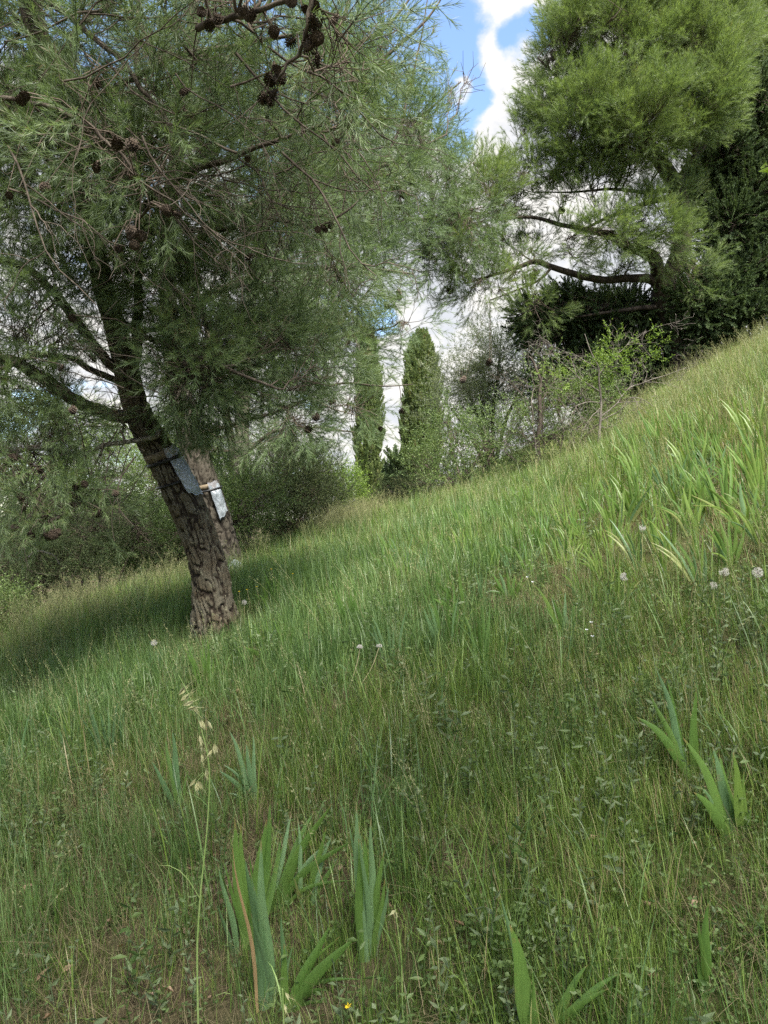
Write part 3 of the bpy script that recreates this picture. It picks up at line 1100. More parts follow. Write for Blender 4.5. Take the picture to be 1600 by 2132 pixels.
def cone_mesh(seed, open_=0.8, L=0.085, W=0.030):
    r = np.random.default_rng(seed)
    mb = MB()
    s = np.linspace(0, 1, 7)
    prof = W * 0.55 * np.sin(np.pi * (0.10 + 0.86 * s)) ** 0.75
    core = np.stack([0 * s, 0 * s, -s * L], 1)
    tube(mb, core, prof, 7, True, 0.2)
    n = 62
    for k in range(n):
        f = (k + 0.5) / n
        az = k * 2.39996
        rad = W * math.sin(math.pi * (0.10 + 0.84 * f)) ** 0.75
        ct, st = math.cos(az), math.sin(az)
        outv = np.array([ct, st, 0])
        sd = np.array([-st, ct, 0])
        o = outv * math.cos(0.9 - open_) + np.array([0, 0, -1]) * math.sin(0.9 - open_ + 0.25 * r.random())
        b = outv * rad * 0.45 + np.array([0, 0, -f * L])
        w = 0.0075 * (0.6 + 0.7 * math.sin(math.pi * f))
        e = b + o * (rad * 0.85 + 0.003)
        up = np.array([0, 0, 0.004])
        mb.add([b - sd * w * 0.4, b + sd * w * 0.4, e + sd * w, e - sd * w, e + o * 0.004 + up, e - up * 0.6], [(0, 1, 5), (3, 2, 4), (5, 2, 3)], [(0, 1, 2, 3)], r.random())
    return mb


cone_meshes = [cone_mesh(k, 0.55 + 0.2 * k).mesh('pine_cone', M['cone']) for k in range(3)] + [cone_mesh(7, 0.15, 0.095, 0.026).mesh('pine_cone', M['cone_old'])]


def place_cones(root, spots, limbs, seed, scale=1.0):
    r = np.random.default_rng(seed)
    po = parent_origin(root)
    stalks = MB()
    for (u, v, d) in spots:
        d = d * (0.88 if 3.9 < d < 6 else 1.0)
        p = P(u, v, d)
        o = bpy.data.objects.new('pine_cone', cone_meshes[int(r.integers(0, 4)) if r.random() < 0.6 else int(r.integers(0, 3))])
        COL.objects.link(o)
        o.parent = root
        o.location = p - po
        o.rotation_euler = (r.uniform(-1.1, 1.1), r.uniform(-1.1, 1.1), r.uniform(0, 6.28))
        sc = scale * r.uniform(0.75, 1.1) * (0.72 if d < 3.9 else 0.66 if d < 7 else 1.0)
        o.scale = (sc, sc, sc)
        a = nearest_on(limbs, np.array(p), 0.0)[:3]
        A = np.array([a])
        C = np.array([p])
        thin_tubes(stalks, A, (A + C) / 2 + np.array([[0, 0, 0.06]]), C, 0.005, 0.003)
    s = stalks.build('cone_stalks', M['twig'], root)
    s['kind'] = 'stuff'


place_cones(near_pine, [(430, 40, 3.5), (415, 30, 3.55), (445, 28, 3.5), (515, 22, 3.5), (530, 27, 3.45), (612, 4, 3.3), (628, 12, 3.3), (655, 8, 3.3), (648, 30, 3.25), (648, 46, 3.3),
                        (646, 70, 3.3), (660, 74, 3.3), (656, 92, 3.3), (661, 106, 3.3), (616, 80, 3.4), (635, 85, 3.35), (705, 27, 3.5), (569, 64, 3.6), (577, 68, 3.6), (568, 138, 3.45), (572, 150, 3.45), (564, 150, 3.5), (550, 190, 3.5), (553, 204, 3.5), (578, 186, 3.5),
                        (208, 162, 4.6), (46, 190, 4.1), (38, 198, 4.1), (270, 288, 4.0), (244, 285, 4.0), (203, 335, 4.3), (98, 382, 4.6), (40, 393, 4.6), (15, 402, 4.6), (350, 430, 4.0), (340, 434, 4.0), (358, 440, 4.05), (268, 470, 4.3), (280, 486, 4.3), (290, 484, 4.3), (278, 506, 4.3), (238, 511, 4.5),
                        (668, 468, 5.2), (664, 478, 5.2), (695, 466, 5.2), (398, 185, 4.4), (703, 298, 4.7), (733, 252, 4.7), (518, 325, 5.0), (265, 362, 4.4), (527, 528, 5.3),
                        (20, 950, 4.8), (12, 958, 4.8), (105, 1064, 5.0), (62, 1108, 5.0), (92, 1112, 5.0), (108, 1110, 5.0), (118, 1106, 5.0), (46, 1030, 5.0), (76, 976, 5.0), (160, 1006, 5.1), (172, 1004, 5.1), (210, 1060, 5.1), (240, 1020, 5.1), (132, 760, 4.9), (145, 655, 5.0), (186, 738, 5.3), (30, 1092, 5.0), (150, 845, 4.9)],
            [tr1] + L1, 5, 1.0)

# ================================================================== SECOND LEANING PINE
base2 = on_ground(468, 8.7)
pine2 = thing('leaning_pine', base2, 'second leaning pine close behind the nearest one, its trunk half hidden', 'pine tree')
tr2, _ = trunk_mesh(pine2, [(base2 + Vector((0.1, 0, -0.2)), 0.215)] + PL((462, 1148, 8.7, 0.205), (445, 1075, 8.66, 0.185), (420, 995, 8.6, 0.172), (400, 920, 8.55, 0.150), (380, 845, 8.5, 0.125),
                    (362, 760, 8.5, 0.105), (352, 650, 8.5, 0.095), (350, 520, 8.5, 0.088), (360, 380, 8.6, 0.08), (385, 240, 8.6, 0.07), (400, 80, 8.7, 0.065), (410, -150, 8.8, 0.03)),
                    90, 360, 14, M['bark_second'], 0.018, 0.2, 0.045, 0.13)
L2 = build_limbs(pine2, [
    (PL((384, 860, 8.5, 0.045), (392, 835, 8.4, 0.04), (398, 812, 8.35, 0.035), (425, 790, 8.3, 0.028), (470, 770, 8.25, 0.02), (540, 765, 8.2, 0.014), (610, 800, 8.1, 0.010), (680, 845, 8.0, 0.008), (742, 865, 7.9, 0.005)), M['dead_branch']),
    PL((356, 690, 8.5, 0.06), (430, 620, 8.4, 0.05), (520, 580, 8.3, 0.04), (640, 560, 8.2, 0.03), (760, 560, 8.1, 0.02), (860, 570, 8.0, 0.010)),
    PL((350, 560, 8.5, 0.06), (450, 470, 8.4, 0.05), (570, 410, 8.4, 0.04), (700, 380, 8.3, 0.03), (830, 330, 8.2, 0.02), (930, 280, 8.2, 0.010)),
    PL((365, 360, 8.6, 0.05), (480, 290, 8.6, 0.042), (620, 230, 8.6, 0.034), (760, 150, 8.6, 0.024), (880, 50, 8.6, 0.015), (930, -20, 8.6, 0.008)),
    PL((375, 760, 8.5, 0.04), (480, 730, 8.3, 0.032), (600, 720, 8.2, 0.024), (720, 700, 8.1, 0.016), (820, 680, 8.0, 0.008)),
    PL((395, 910, 8.55, 0.03), (500, 880, 8.3, 0.022), (600, 850, 8.2, 0.018), (700, 800, 8.0, 0.013), (800, 805, 7.9, 0.008), (860, 800, 7.9, 0.004)),
    PL((358, 440, 8.5, 0.05), (260, 360, 8.8, 0.04), (150, 300, 9.0, 0.03), (20, 250, 9.2, 0.02)),
    PL((370, 320, 8.6, 0.045), (420, 200, 8.9, 0.035), (520, 60, 9.1, 0.025), (600, -60, 9.2, 0.015)),
    PL((800, 340, 8.25, 0.020), (835, 260, 8.3, 0.015), (860, 160, 8.4, 0.012), (880, 60, 8.4, 0.008), (895, -30, 8.4, 0.005)),
], M['branch'], rng=rng)
blobs2 = [BL(680, 200, 8.5, 202.4, 174.8, 1.4, 422), BL(520, 330, 8.7, 193.2, 174.8, 1.3, 340), BL(800, 430, 8.3, 138, 110.4, 1.0, 185), BL(690, 600, 8.2, 147.2, 101.2, .9, 195),
          BL(790, 110, 8.5, 60, 170, .9, 178), BL(850, 260, 8.3, 55, 90, .7, 88), BL(570, 720, 8.2, 156.4, 82.8, .8, 210), BL(740, 715, 8.1, 110.4, 55.2, .7, 88), BL(590, 850, 8.2, 119.6, 64.4, .7, 120),
          BL(730, 830, 7.9, 101.2, 55.2, .5, 48), BL(400, 480, 8.8, 202.4, 156.4, 1.2, 210), BL(420, 130, 9.0, 211.6, 184, 1.3, 292), BL(150, 280, 9.2, 202.4, 156.4, 1.2, 210),
          BL(840, 690, 7.9, 55.2, 27.6, .4, 19), BL(640, 440, 8.5, 184, 119.6, 1.1, 210), BL(960, 210, 8.4, 36.8, 82.8, .4, 32)]
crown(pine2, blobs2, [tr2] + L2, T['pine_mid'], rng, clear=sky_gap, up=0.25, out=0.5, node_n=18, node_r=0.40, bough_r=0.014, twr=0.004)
place_cones(pine2, [(735, 616, 8), (745, 606, 8), (800, 631, 7.9), (806, 628, 7.9), (828, 602, 7.9), (831, 612, 7.9), (822, 378, 8.1), (836, 398, 8.1), (846, 402, 8.1), (855, 370, 8.1), (835, 420, 8.1), (832, 380, 8.1), (790, 350, 8.2), (740, 640, 8.0),
                    (780, 90, 8.4), (700, 835, 8), (648, 890, 8), (836, 850, 7.9), (795, 890, 7.9), (700, 720, 8.1), (690, 730, 8.1), (640, 750, 8.1), (580, 845, 8.1), (660, 860, 8.0)], [tr2] + L2, 8, 1.05)

# ================================================================== THIRD PINE: pale twin trunk further back
base3 = on_ground(505, 13.0)
pine3 = thing('twin_trunk_pine', base3, 'pale grey twin-trunked pine standing behind the two leaning pines', 'pine tree')
tr3, _ = trunk_mesh(pine3, [(base3 + Vector((0, 0, -0.4)), 0.17)] + PL((505, 1100, 13, 0.155), (502, 1000, 13, 0.14), (504, 920, 13, 0.125), (506, 820, 13, 0.115), (515, 700, 13, 0.10), (540, 520, 13, 0.09), (600, 330, 13, 0.075), (680, 150, 13, 0.055), (740, -40, 13, 0.03)),
                    30, 200, 24, M['bark_pale'], 0.016, 0.1)
L3 = build_limbs(pine3, [
    PL((502, 1090, 13, 0.09), (488, 1030, 13.05, 0.085), (486, 950, 13.05, 0.08), (470, 850, 13.1, 0.07), (440, 720, 13.2, 0.055), (400, 560, 13.4, 0.035)),
    PL((505, 950, 13, 0.04), (570, 900, 12.8, 0.03), (650, 890, 12.6, 0.02), (740, 900, 12.5, 0.010)),
    PL((530, 580, 13, 0.06), (640, 500, 12.9, 0.05), (780, 470, 12.8, 0.035), (920, 450, 12.7, 0.02), (1010, 430, 12.7, 0.010)),
    PL((620, 280, 13, 0.05), (740, 260, 12.9, 0.04), (860, 250, 12.8, 0.025), (960, 170, 12.7, 0.012)),
    PL((510, 780, 13, 0.05), (620, 700, 12.8, 0.04), (720, 660, 12.7, 0.025), (800, 560, 12.6, 0.012)),
    PL((700, 110, 13, 0.04), (800, 60, 13, 0.028), (880, -40, 13, 0.012)),
], M['branch'], rng=rng)
blobs3 = [BL(700, 130, 13, 119, 153, 1.6, 227), BL(900, 390, 12.7, 93.5, 102, 1.2, 206), BL(960, 470, 12.7, 68, 76.5, .9, 144), BL(700, 430, 12.9, 144.5, 110.5, 1.3, 206), BL(640, 650, 12.8, 127.5, 93.5, 1.2, 158),
          BL(560, 880, 12.8, 110.5, 68, 1.0, 138), BL(440, 900, 13, 93.5, 68, 1.0, 89), BL(880, 270, 12.8, 76.5, 76.5, 1.0, 110), BL(600, 300, 13, 136, 127.5, 1.4, 179), BL(780, 520, 12.7, 85, 68, .9, 103), BL(890, 530, 12.7, 59.5, 42.5, .7, 62)]
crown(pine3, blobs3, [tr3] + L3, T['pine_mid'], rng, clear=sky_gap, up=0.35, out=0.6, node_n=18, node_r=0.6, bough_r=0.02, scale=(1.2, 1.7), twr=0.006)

# ================================================================== RIGHT PINE with the crooked limb
base4 = on_ground(1418, 14.6)
pine4 = thing('crooked_limbed_pine', base4, 'tall sunlit pine above the bank with a dark crooked limb reaching left', 'pine tree')
tr4, _ = trunk_mesh(pine4, [(base4 + Vector((0, 0, -0.3)), 0.26)] + PL((1412, 735, 14.6, 0.24), (1398, 680, 14.5, 0.23), (1380, 625, 14.4, 0.22), (1392, 580, 14.3, 0.19), (1415, 530, 14.2, 0.17), (1424, 470, 14.2, 0.16), (1412, 400, 14.2, 0.15),
                    (1385, 350, 14.2, 0.14), (1345, 290, 14.2, 0.12), (1325, 200, 14.2, 0.10), (1310, 90, 14.2, 0.08), (1300, -50, 14.2, 0.05), (1300, -200, 14.2, 0.02)), 36, 220, 34, M['bark_dark'], 0.02, 0.1, 0.08, 0.16)
L4 = build_limbs(pine4, [
    PL((1378, 605, 14.35, 0.15), (1370, 570, 14.2, 0.135), (1362, 540, 14.1, 0.125), (1338, 522, 14.0, 0.11), (1308, 514, 13.9, 0.09), (1270, 490, 13.8, 0.07), (1220, 478, 13.7, 0.05), (1160, 465, 13.6, 0.04), (1100, 452, 13.5, 0.03), (1040, 458, 13.4, 0.015)),
    PL((1375, 600, 14.3, 0.10), (1350, 580, 14.2, 0.09), (1300, 580, 14.0, 0.075), (1245, 582, 13.9, 0.07), (1200, 572, 13.8, 0.062), (1150, 556, 13.7, 0.055), (1115, 545, 13.6, 0.05), (1080, 556, 13.5, 0.04), (1030, 572, 13.4, 0.028), (970, 590, 13.3, 0.015)),
    PL((1150, 556, 13.7, 0.03), (1120, 585, 13.5, 0.022), (1075, 605, 13.4, 0.016), (1020, 625, 13.3, 0.010)),
    PL((1412, 405, 14.2, 0.07), (1360, 420, 14.0, 0.055), (1300, 440, 13.8, 0.04), (1230, 470, 13.6, 0.025), (1180, 500, 13.5, 0.012)),
    PL((1405, 395, 14.2, 0.06), (1340, 400, 14.1, 0.04), (1270, 395, 14.0, 0.028), (1190, 400, 13.9, 0.018), (1110, 400, 13.8, 0.010)),
    PL((1415, 380, 14.2, 0.06), (1430, 345, 14.1, 0.05), (1470, 300, 14.0, 0.04), (1490, 240, 13.9, 0.025)),
    PL((1340, 280, 14.2, 0.06), (1260, 240, 13.9, 0.045), (1180, 180, 13.7, 0.03), (1120, 120, 13.6, 0.015)),
    PL((1325, 190, 14.2, 0.05), (1380, 120, 14.0, 0.035), (1430, 40, 13.9, 0.02)),
    PL((1320, 150, 14.2, 0.05), (1250, 80, 14.0, 0.03), (1180, 0, 13.9, 0.015)),
    PL((1385, 640, 14.45, 0.06), (1340, 640, 14.2, 0.045), (1270, 650, 14.0, 0.03), (1200, 660, 13.9, 0.015)),
], M['bark_dark'], rng=rng)
blobs4 = [BL(1365, 500, 13.5, 40, 40, .5, 68), BL(1395, 430, 13.6, 30, 40, .4, 43), BL(1290, 555, 13.7, 80, 22, .5, 55), BL(1060, 560, 13.3, 60, 24, .5, 43), BL(1450, 560, 13.8, 30, 50, .5, 43), BL(1420, 130, 13.4, 90, 80, 1.0, 300), BL(1390, 20, 13.6, 110, 70, 1.1, 300), BL(1240, 10, 13.6, 90, 70, 1.0, 240), BL(1460, 210, 13.2, 60, 60, .8, 180), BL(1210, 330, 13.4, 70, 40, .8, 74), BL(1300, 90, 13.4, 98.4, 123, 1.4, 517), BL(1185, 115, 13.6, 65.6, 98.4, 1.2, 309), BL(1210, 250, 13.2, 90.2, 90.2, 1.3, 400), BL(1160, 235, 13.5, 41, 65.6, .9, 141), BL(1340, 270, 13.0, 98.4, 65.6, 1.2, 362),
          BL(1430, 250, 13.2, 65.6, 65.6, 1.0, 232), BL(1260, 330, 13.3, 106.6, 49.2, 1.1, 168), BL(1450, 90, 14, 90.2, 98.4, 1.3, 271), BL(1120, 380, 13.6, 65.6, 41, .9, 95), BL(1060, 390, 13.4, 49.2, 49.2, .9, 87), BL(1000, 350, 13.2, 45.1, 49.2, .8, 63), BL(1000, 440, 13.3, 73.8, 45.1, .9, 103),
          BL(1270, 485, 13.2, 73.8, 36.9, .8, 103), BL(1080, 500, 13.4, 65.6, 28.7, .7, 67), BL(1180, 520, 13.5, 65.6, 24.6, .6, 34), BL(1010, 590, 13.2, 65.6, 32.8, .7, 71), BL(960, 540, 13.1, 57.4, 36.9, .7, 67), BL(1345, 460, 13.4, 60, 50, .7, 93),
          BL(1080, 290, 13.7, 24.6, 24.6, .5, 24), BL(1330, -80, 14, 160, 73.8, 1.5, 271), BL(1230, 420, 13.5, 90.2, 28.7, .7, 55), BL(1230, 625, 13.8, 90.2, 28.7, .8, 47), BL(1120, 640, 13.6, 49.2, 24.6, .6, 27)]
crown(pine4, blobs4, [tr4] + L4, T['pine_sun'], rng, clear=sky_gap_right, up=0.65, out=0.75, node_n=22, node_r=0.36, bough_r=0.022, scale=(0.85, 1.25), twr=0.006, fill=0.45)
place_cones(pine4, [(1172, 100, 13.2), (1158, 110, 13.2), (1150, 115, 13.2), (1478, 52, 13.4), (1450, 20, 13.4), (1490, 48, 13.4), (1460, 62, 13.4), (1020, 746, 12.8), (1024, 750, 12.8), (970, 782, 12.8), (985, 340, 13), (1405, 210, 13), (1110, 560, 13.5), (1105, 572, 13.5), (1170, 430, 13.6), (1220, 450, 13.6), (930, 600, 13)], [tr4] + L4, 9, 1.6)

# pale crown further right and behind
base4b = on_ground(1700, 20)
pine4b = thing('pine_tree', base4b, 'bushy pine whose crown fills the top right corner behind the dark cypress', 'pine tree')
tr4b, _ = trunk_mesh(pine4b, [(base4b + Vector((0, 0, -0.3)), 0.25)] + PL((1700, 600, 20, 0.22), (1680, 350, 20, 0.18), (1640, 100, 20, 0.12), (1620, -150, 20, 0.03)), 16, 60, 44, M['bark_dark'], 0.02, 0.1, 0.08, 0.16)
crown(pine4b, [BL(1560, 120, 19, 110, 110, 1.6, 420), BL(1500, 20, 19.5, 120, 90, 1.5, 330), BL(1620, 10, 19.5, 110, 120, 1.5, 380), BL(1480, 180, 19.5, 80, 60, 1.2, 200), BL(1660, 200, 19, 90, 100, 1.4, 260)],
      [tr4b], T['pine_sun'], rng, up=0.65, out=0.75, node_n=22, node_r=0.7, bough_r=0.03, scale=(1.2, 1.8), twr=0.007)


# ================================================================== DARK CYPRESSES at the right
def conifer(name, label, base, top, blobs, temps, trunk_r, rng, cat='cypress tree', limbs=(), mat=None, **kw):
    o = thing(name, base, label, cat)
    b = Vector(base)
    tp = Vector(top)
    pts = [(b + Vector((0, 0, -0.3)), trunk_r * 1.15), (b + (tp - b) * 0.25, trunk_r * 0.9), (b + (tp - b) * 0.6, trunk_r * 0.55), (tp, 0.02)]
    c = limb(pts, 30, 0.02, rng)
    mb = MB()
    tube(mb, c[:, :3], c[:, 3], 9, True, 0.6)
    mb.build('trunk', mat or M['bark_dark'], o, True)
    ls = [c]
    if limbs:
        ls += build_limbs(o, list(limbs), mat or M['bark_dark'], rng=rng)
    crown(o, blobs, ls, temps, rng, **kw)
    return o


b5 = on_ground(1530, 15.5)
conifer('dark_cypress', 'broad blackish-green cypress at the right edge beside the sunlit pine', b5, P(1545, 130, 15.5),
        [BL(1560, 250, 15.2, 60, 110, .9, 963), BL(1500, 330, 15.0, 45, 90, .8, 688), BL(1585, 430, 15, 80, 100, 1.0, 1101), BL(1510, 470, 14.8, 60, 90, .8, 757), BL(1460, 400, 15, 30, 90, .6, 298),
         BL(1570, 580, 14.8, 80, 80, 1.0, 963), BL(1500, 600, 14.6, 70, 60, .8, 688), BL(1440, 640, 14.4, 70, 50, .8, 573), BL(1560, 660, 14.6, 70, 30, .8, 367), BL(1590, 320, 15.3, 50, 80, .8, 596)],
        T['juniper'], 0.2, rng, up=0.25, out=0.6, node_n=16, node_r=0.45, bough_r=0.025, scale=(0.4, 0.75), fill=0.5, twr=0.005)
b6 = on_ground(1330, 15.2)
conifer('dark_cypress', 'low spreading dark cypress under the crooked limb, behind the bare sapling', b6, P(1300, 590, 15.2),
        [BL(1130, 680, 14.6, 50, 50, .8, 596), BL(1180, 640, 14.6, 60, 40, .8, 596), BL(1230, 680, 14.8, 70, 55, .9, 734), BL(1310, 660, 15, 70, 60, .9, 734), BL(1210, 760, 14.8, 70, 60, .9, 642), BL(1300, 760, 14.8, 80, 70, .9, 688),
         BL(1380, 700, 14.8, 60, 60, .9, 596), BL(1440, 690, 14.8, 60, 40, .8, 436), BL(1150, 790, 14.8, 40, 60, .7, 298), BL(1360, 790, 15, 60, 40, .7, 390), BL(1400, 800, 15, 60, 40, .7, 240), BL(1450, 755, 15, 50, 40, .7, 220), BL(1500, 720, 15, 50, 40, .7, 220), BL(1340, 830, 15, 60, 30, .7, 200), BL(1100, 660, 14.5, 25, 40, .5, 137), BL(1240, 830, 15, 90, 40, .8, 459)],
        T['juniper'], 0.16, rng, up=0.25, out=0.5, node_n=16, node_r=0.4, bough_r=0.02, scale=(0.32, 0.62), fill=0.5, twr=0.005)


# ================================================================== COLUMNAR CYPRESSES on the skyline
def columnar(label, u, vtop, vbot, halfw, d, n, seed, prof):
    r = np.random.default_rng(seed)
    base = on_ground(u, d)
    top = P(u, vtop, d)
    hgt = top.z - base.z
    o = thing('columnar_cypress', base, label, 'cypress tree')
    mb = MB()
    pts = np.array([[base.x, base.y, base.z - 0.3], [base.x, base.y, base.z + 0.5 * hgt], [base.x, base.y, base.z + 0.97 * hgt]])
    tube(mb, catmull(pts, 10), np.linspace(0.16, 0.02, 10), 8, True, 0.6)
    mb.build('trunk', M['bark'], o, True)
    w = halfw * d / F
    f = r.random(n) ** 0.9
    hh = np.interp(f, [0, .04, .12, .3, .55, .75, .9, 1], [0.10, .35, .72, .95, 1.0, .85, .5, .06]) if prof == 0 else np.interp(f, [0, .05, .2, .45, .65, .8, .92, 1], [.30, .62, .85, 1, .95, .72, .45, .05])
    az = r.uniform(0, 6.283, n)
    lump = 0.70 + 0.52 * vnoise(az * 2.0, f * 11, seed) * (0.8 + 0.4 * vnoise(az * 5, f * 30, seed + 4))
    rad = w * hh * lump * np.sqrt(r.uniform(0.45, 1.0, n))
    pt = np.stack([base.x + np.cos(az) * rad, base.y + np.sin(az) * rad, base.z + 0.15 + f * (hgt - 0.55)], 1)
    dirs = np.stack([np.cos(az) * 0.28, np.sin(az) * 0.28, np.ones(n)], 1) + r.normal(size=(n, 3)) * 0.08
    ti = np.clip(0.45 + 0.25 * r.normal(size=n) + 0.35 * (vnoise(az * 2, f * 14, seed + 1) - 0.5), 0, 1)
    scatter('crown', pt, euler_from_dirs(dirs, r.uniform(0, 6.28, n)), r.uniform(0.75, 1.25, n), ti, T['cypress'], r, o)


columnar('slimmer left columnar cypress, tapering to a narrow foot', 766, 690, 1040, 25, 34, 1500, 3, 0)
columnar('broader right columnar cypress with a dark hollow in its side', 879, 693, 1060, 38, 34, 2300, 6, 1)


# ================================================================== SHRUBS, SMALL TREES AND THE FAR TREES
def shrub(name, label, cat, base, blobs, temps, rng, stem_r=0.02, mat=None, group=None, stems=4, **kw):
    o = thing(name, base, label, cat, group)
    b = Vector(base)
    ls = []
    cs = [bl[0] for bl in blobs]
    mb = MB()
    for k in range(min(max(stems, 1), max(len(cs), 3))):
        c = Vector(cs[k % len(cs)])
        st = b + Vector((rng.uniform(-0.12, 0.12), rng.uniform(-0.12, 0.12), -0.1))
        mid = st + (c - st) * 0.5 + Vector((rng.uniform(-0.1, 0.1), 0, 0.12))
        L = limb([(st, stem_r), (mid, stem_r * 0.75), (c, stem_r * 0.4)], 12, 0.02, rng)
        tube(mb, L[:, :3], L[:, 3], 6, True, 0.5)
        ls.append(L)
    s = mb.build('stem', mat or M['branch'], o, True)
    kw.setdefault('node_n', 18)
    kw.setdefault('node_r', 0.4)
    kw.setdefault('bough_r', 0.01)
    crown(o, blobs, ls, temps, rng, name='foliage', twname='twigs', **kw)
    return o


rs = np.random.default_rng(77)
# silvery tree left of the bare saplings
shrub('silvery_tree', 'silvery grey-green olive-like tree with airy crown right of the columnar cypresses', 'tree', on_ground(1020, 17),
      [BL(1040, 745, 17, 60, 50, 1.0, 130), BL(960, 780, 17, 60, 40, .9, 100), BL(1000, 830, 17, 80, 50, 1.0, 120), BL(1085, 800, 17, 60, 50, .9, 80), BL(940, 850, 17, 50, 50, .8, 70), BL(1045, 890, 17, 70, 40, .8, 70)],
      T['olive'], rs, 0.06, None, None, 5, scale=(0.9, 1.4), up=0.5)
# thicket below it
shrub('dark_thicket', 'dark tangled thicket at the foot of the silvery tree, left of the forked sapling', 'shrub', on_ground(985, 11.5),
      [BL(950, 930, 12, 50, 60, .7, 105), BL(1010, 930, 11.8, 55, 60, .7, 112), BL(1070, 900, 11.5, 50, 60, .7, 98), BL(900, 985, 12, 50, 40, .6, 91), BL(975, 985, 11.6, 60, 30, .6, 77), BL(930, 880, 12.2, 25, 40, .4, 28)],
      T['shrub'], rs, 0.02, None, None, 6, scale=(0.7, 1.1))
shrub('green_shrub', 'mid-green leafy shrub between the forked sapling and the bare sapling', 'shrub', on_ground(1180, 10.5),
      [BL(1160, 850, 10.5, 60, 60, .6, 71), BL(1215, 810, 10.8, 50, 50, .6, 46), BL(1140, 910, 10.3, 60, 40, .5, 46), BL(1215, 880, 10.5, 50, 40, .5, 37), BL(1300, 840, 11.2, 50, 40, .5, 29), BL(1150, 800, 10.6, 40, 40, .4, 25)],
      T['shrub'], rs, 0.018, None, None, 5, scale=(0.7, 1.1), tint_fn=lambda p, t: t + 0.25)
shrub('round_bush', 'small dark rounded bush at the foot of the broader columnar cypress', 'bush', on_ground(818, 17),
      [BL(820, 1030, 17, 38, 30, .6, 150), BL(800, 1060, 16.8, 26, 20, .4, 60), BL(845, 1060, 16.8, 24, 20, .4, 60)], T['shrub_brown'], rs, 0.02, None, None, 3, scale=(0.8, 1.3))
shrub('brown_scrub', 'brownish scrub in front of the broader columnar cypress', 'shrub', on_ground(900, 14),
      [BL(900, 1020, 14, 50, 34, .6, 150), BL(950, 1010, 13.6, 40, 30, .5, 100), BL(880, 1050, 13.6, 36, 20, .4, 60)], T['shrub_brown'], rs, 0.015, None, None, 4, scale=(0.7, 1.1))
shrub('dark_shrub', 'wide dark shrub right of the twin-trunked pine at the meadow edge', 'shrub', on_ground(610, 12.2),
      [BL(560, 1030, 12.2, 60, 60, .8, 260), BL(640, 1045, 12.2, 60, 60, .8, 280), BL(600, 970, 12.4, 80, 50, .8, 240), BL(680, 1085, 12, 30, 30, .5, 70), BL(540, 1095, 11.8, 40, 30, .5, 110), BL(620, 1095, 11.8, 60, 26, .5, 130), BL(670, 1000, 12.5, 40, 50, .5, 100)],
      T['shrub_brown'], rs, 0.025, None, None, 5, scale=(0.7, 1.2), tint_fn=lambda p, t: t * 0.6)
shrub('green_bush', 'fresh green bush beside the second leaning pine trunk', 'bush', on_ground(500, 10.2),
      [BL(500, 1085, 10.2, 40, 50, .5, 170), BL(530, 1040, 10.3, 30, 40, .4, 90), BL(470, 1040, 10.4, 26, 40, .4, 70)], T['shrub'], rs, 0.015, None, None, 4, scale=(0.7, 1.1), tint_fn=lambda p, t: t + 0.3)
shrub('yellow_green_bush', 'bright yellow-green sunlit bush far down the path left of the slim cypress', 'bush', on_ground(722, 24),
      [BL(735, 1035, 24, 34, 30, .8, 150), BL(705, 1010, 24.5, 40, 40, .9, 120), BL(690, 1050, 24, 30, 26, .6, 80)], T['bright'], rs, 0.025, None, None, 3, scale=(1.0, 1.6))
# left hollow
shrub('olive_green_thicket', 'sunlit olive-green thicket behind the drooping pine boughs at the left', 'shrub', on_ground(200, 14.5),
      [BL(40, 880, 15, 110, 50, 1.0, 160), BL(170, 890, 15, 90, 45, 1.0, 140), BL(60, 950, 15, 110, 70, 1.2, 240), BL(200, 960, 15, 110, 80, 1.2, 300), BL(320, 1000, 14.5, 80, 90, 1.0, 260), BL(120, 1060, 14, 130, 60, 1.2, 280), BL(280, 1080, 14, 80, 60, 1.0, 220), BL(-60, 1000, 15, 80, 110, 1.2, 200)],
      T['shrub'], rs, 0.03, None, None, 6, scale=(0.9, 1.4), node_r=0.5, tint_fn=lambda p, t: t + 0.1)
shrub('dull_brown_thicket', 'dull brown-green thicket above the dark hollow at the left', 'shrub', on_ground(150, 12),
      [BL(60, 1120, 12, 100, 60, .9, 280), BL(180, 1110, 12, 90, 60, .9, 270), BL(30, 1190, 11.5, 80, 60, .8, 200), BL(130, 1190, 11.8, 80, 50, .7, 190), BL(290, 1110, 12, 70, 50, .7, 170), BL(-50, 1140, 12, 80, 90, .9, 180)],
      T['shrub_brown'], rs, 0.03, None, None, 6, scale=(0.8, 1.2), node_r=0.45, tint_fn=lambda p, t: t * 0.2)  # tint pulled down: the hollow's deep shade is put into the leaf colour
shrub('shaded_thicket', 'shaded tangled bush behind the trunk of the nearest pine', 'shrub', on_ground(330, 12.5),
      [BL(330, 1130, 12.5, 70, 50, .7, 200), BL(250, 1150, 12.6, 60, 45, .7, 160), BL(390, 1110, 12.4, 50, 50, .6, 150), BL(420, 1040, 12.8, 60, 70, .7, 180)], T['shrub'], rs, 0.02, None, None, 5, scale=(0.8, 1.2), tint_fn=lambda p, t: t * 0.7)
shrub('edge_bush', 'light green leafy bush at the left edge below the dark hollow', 'bush', on_ground(10, 8.2),
      [BL(10, 1275, 8.2, 50, 40, .4, 130), BL(-30, 1310, 8.2, 60, 60, .4, 150), BL(30, 1330, 8.0, 40, 40, .3, 60)], T['shrub'], rs, 0.012, None, None, 4, scale=(0.55, 0.85), node_r=0.25, tint_fn=lambda p, t: t + 0.3)


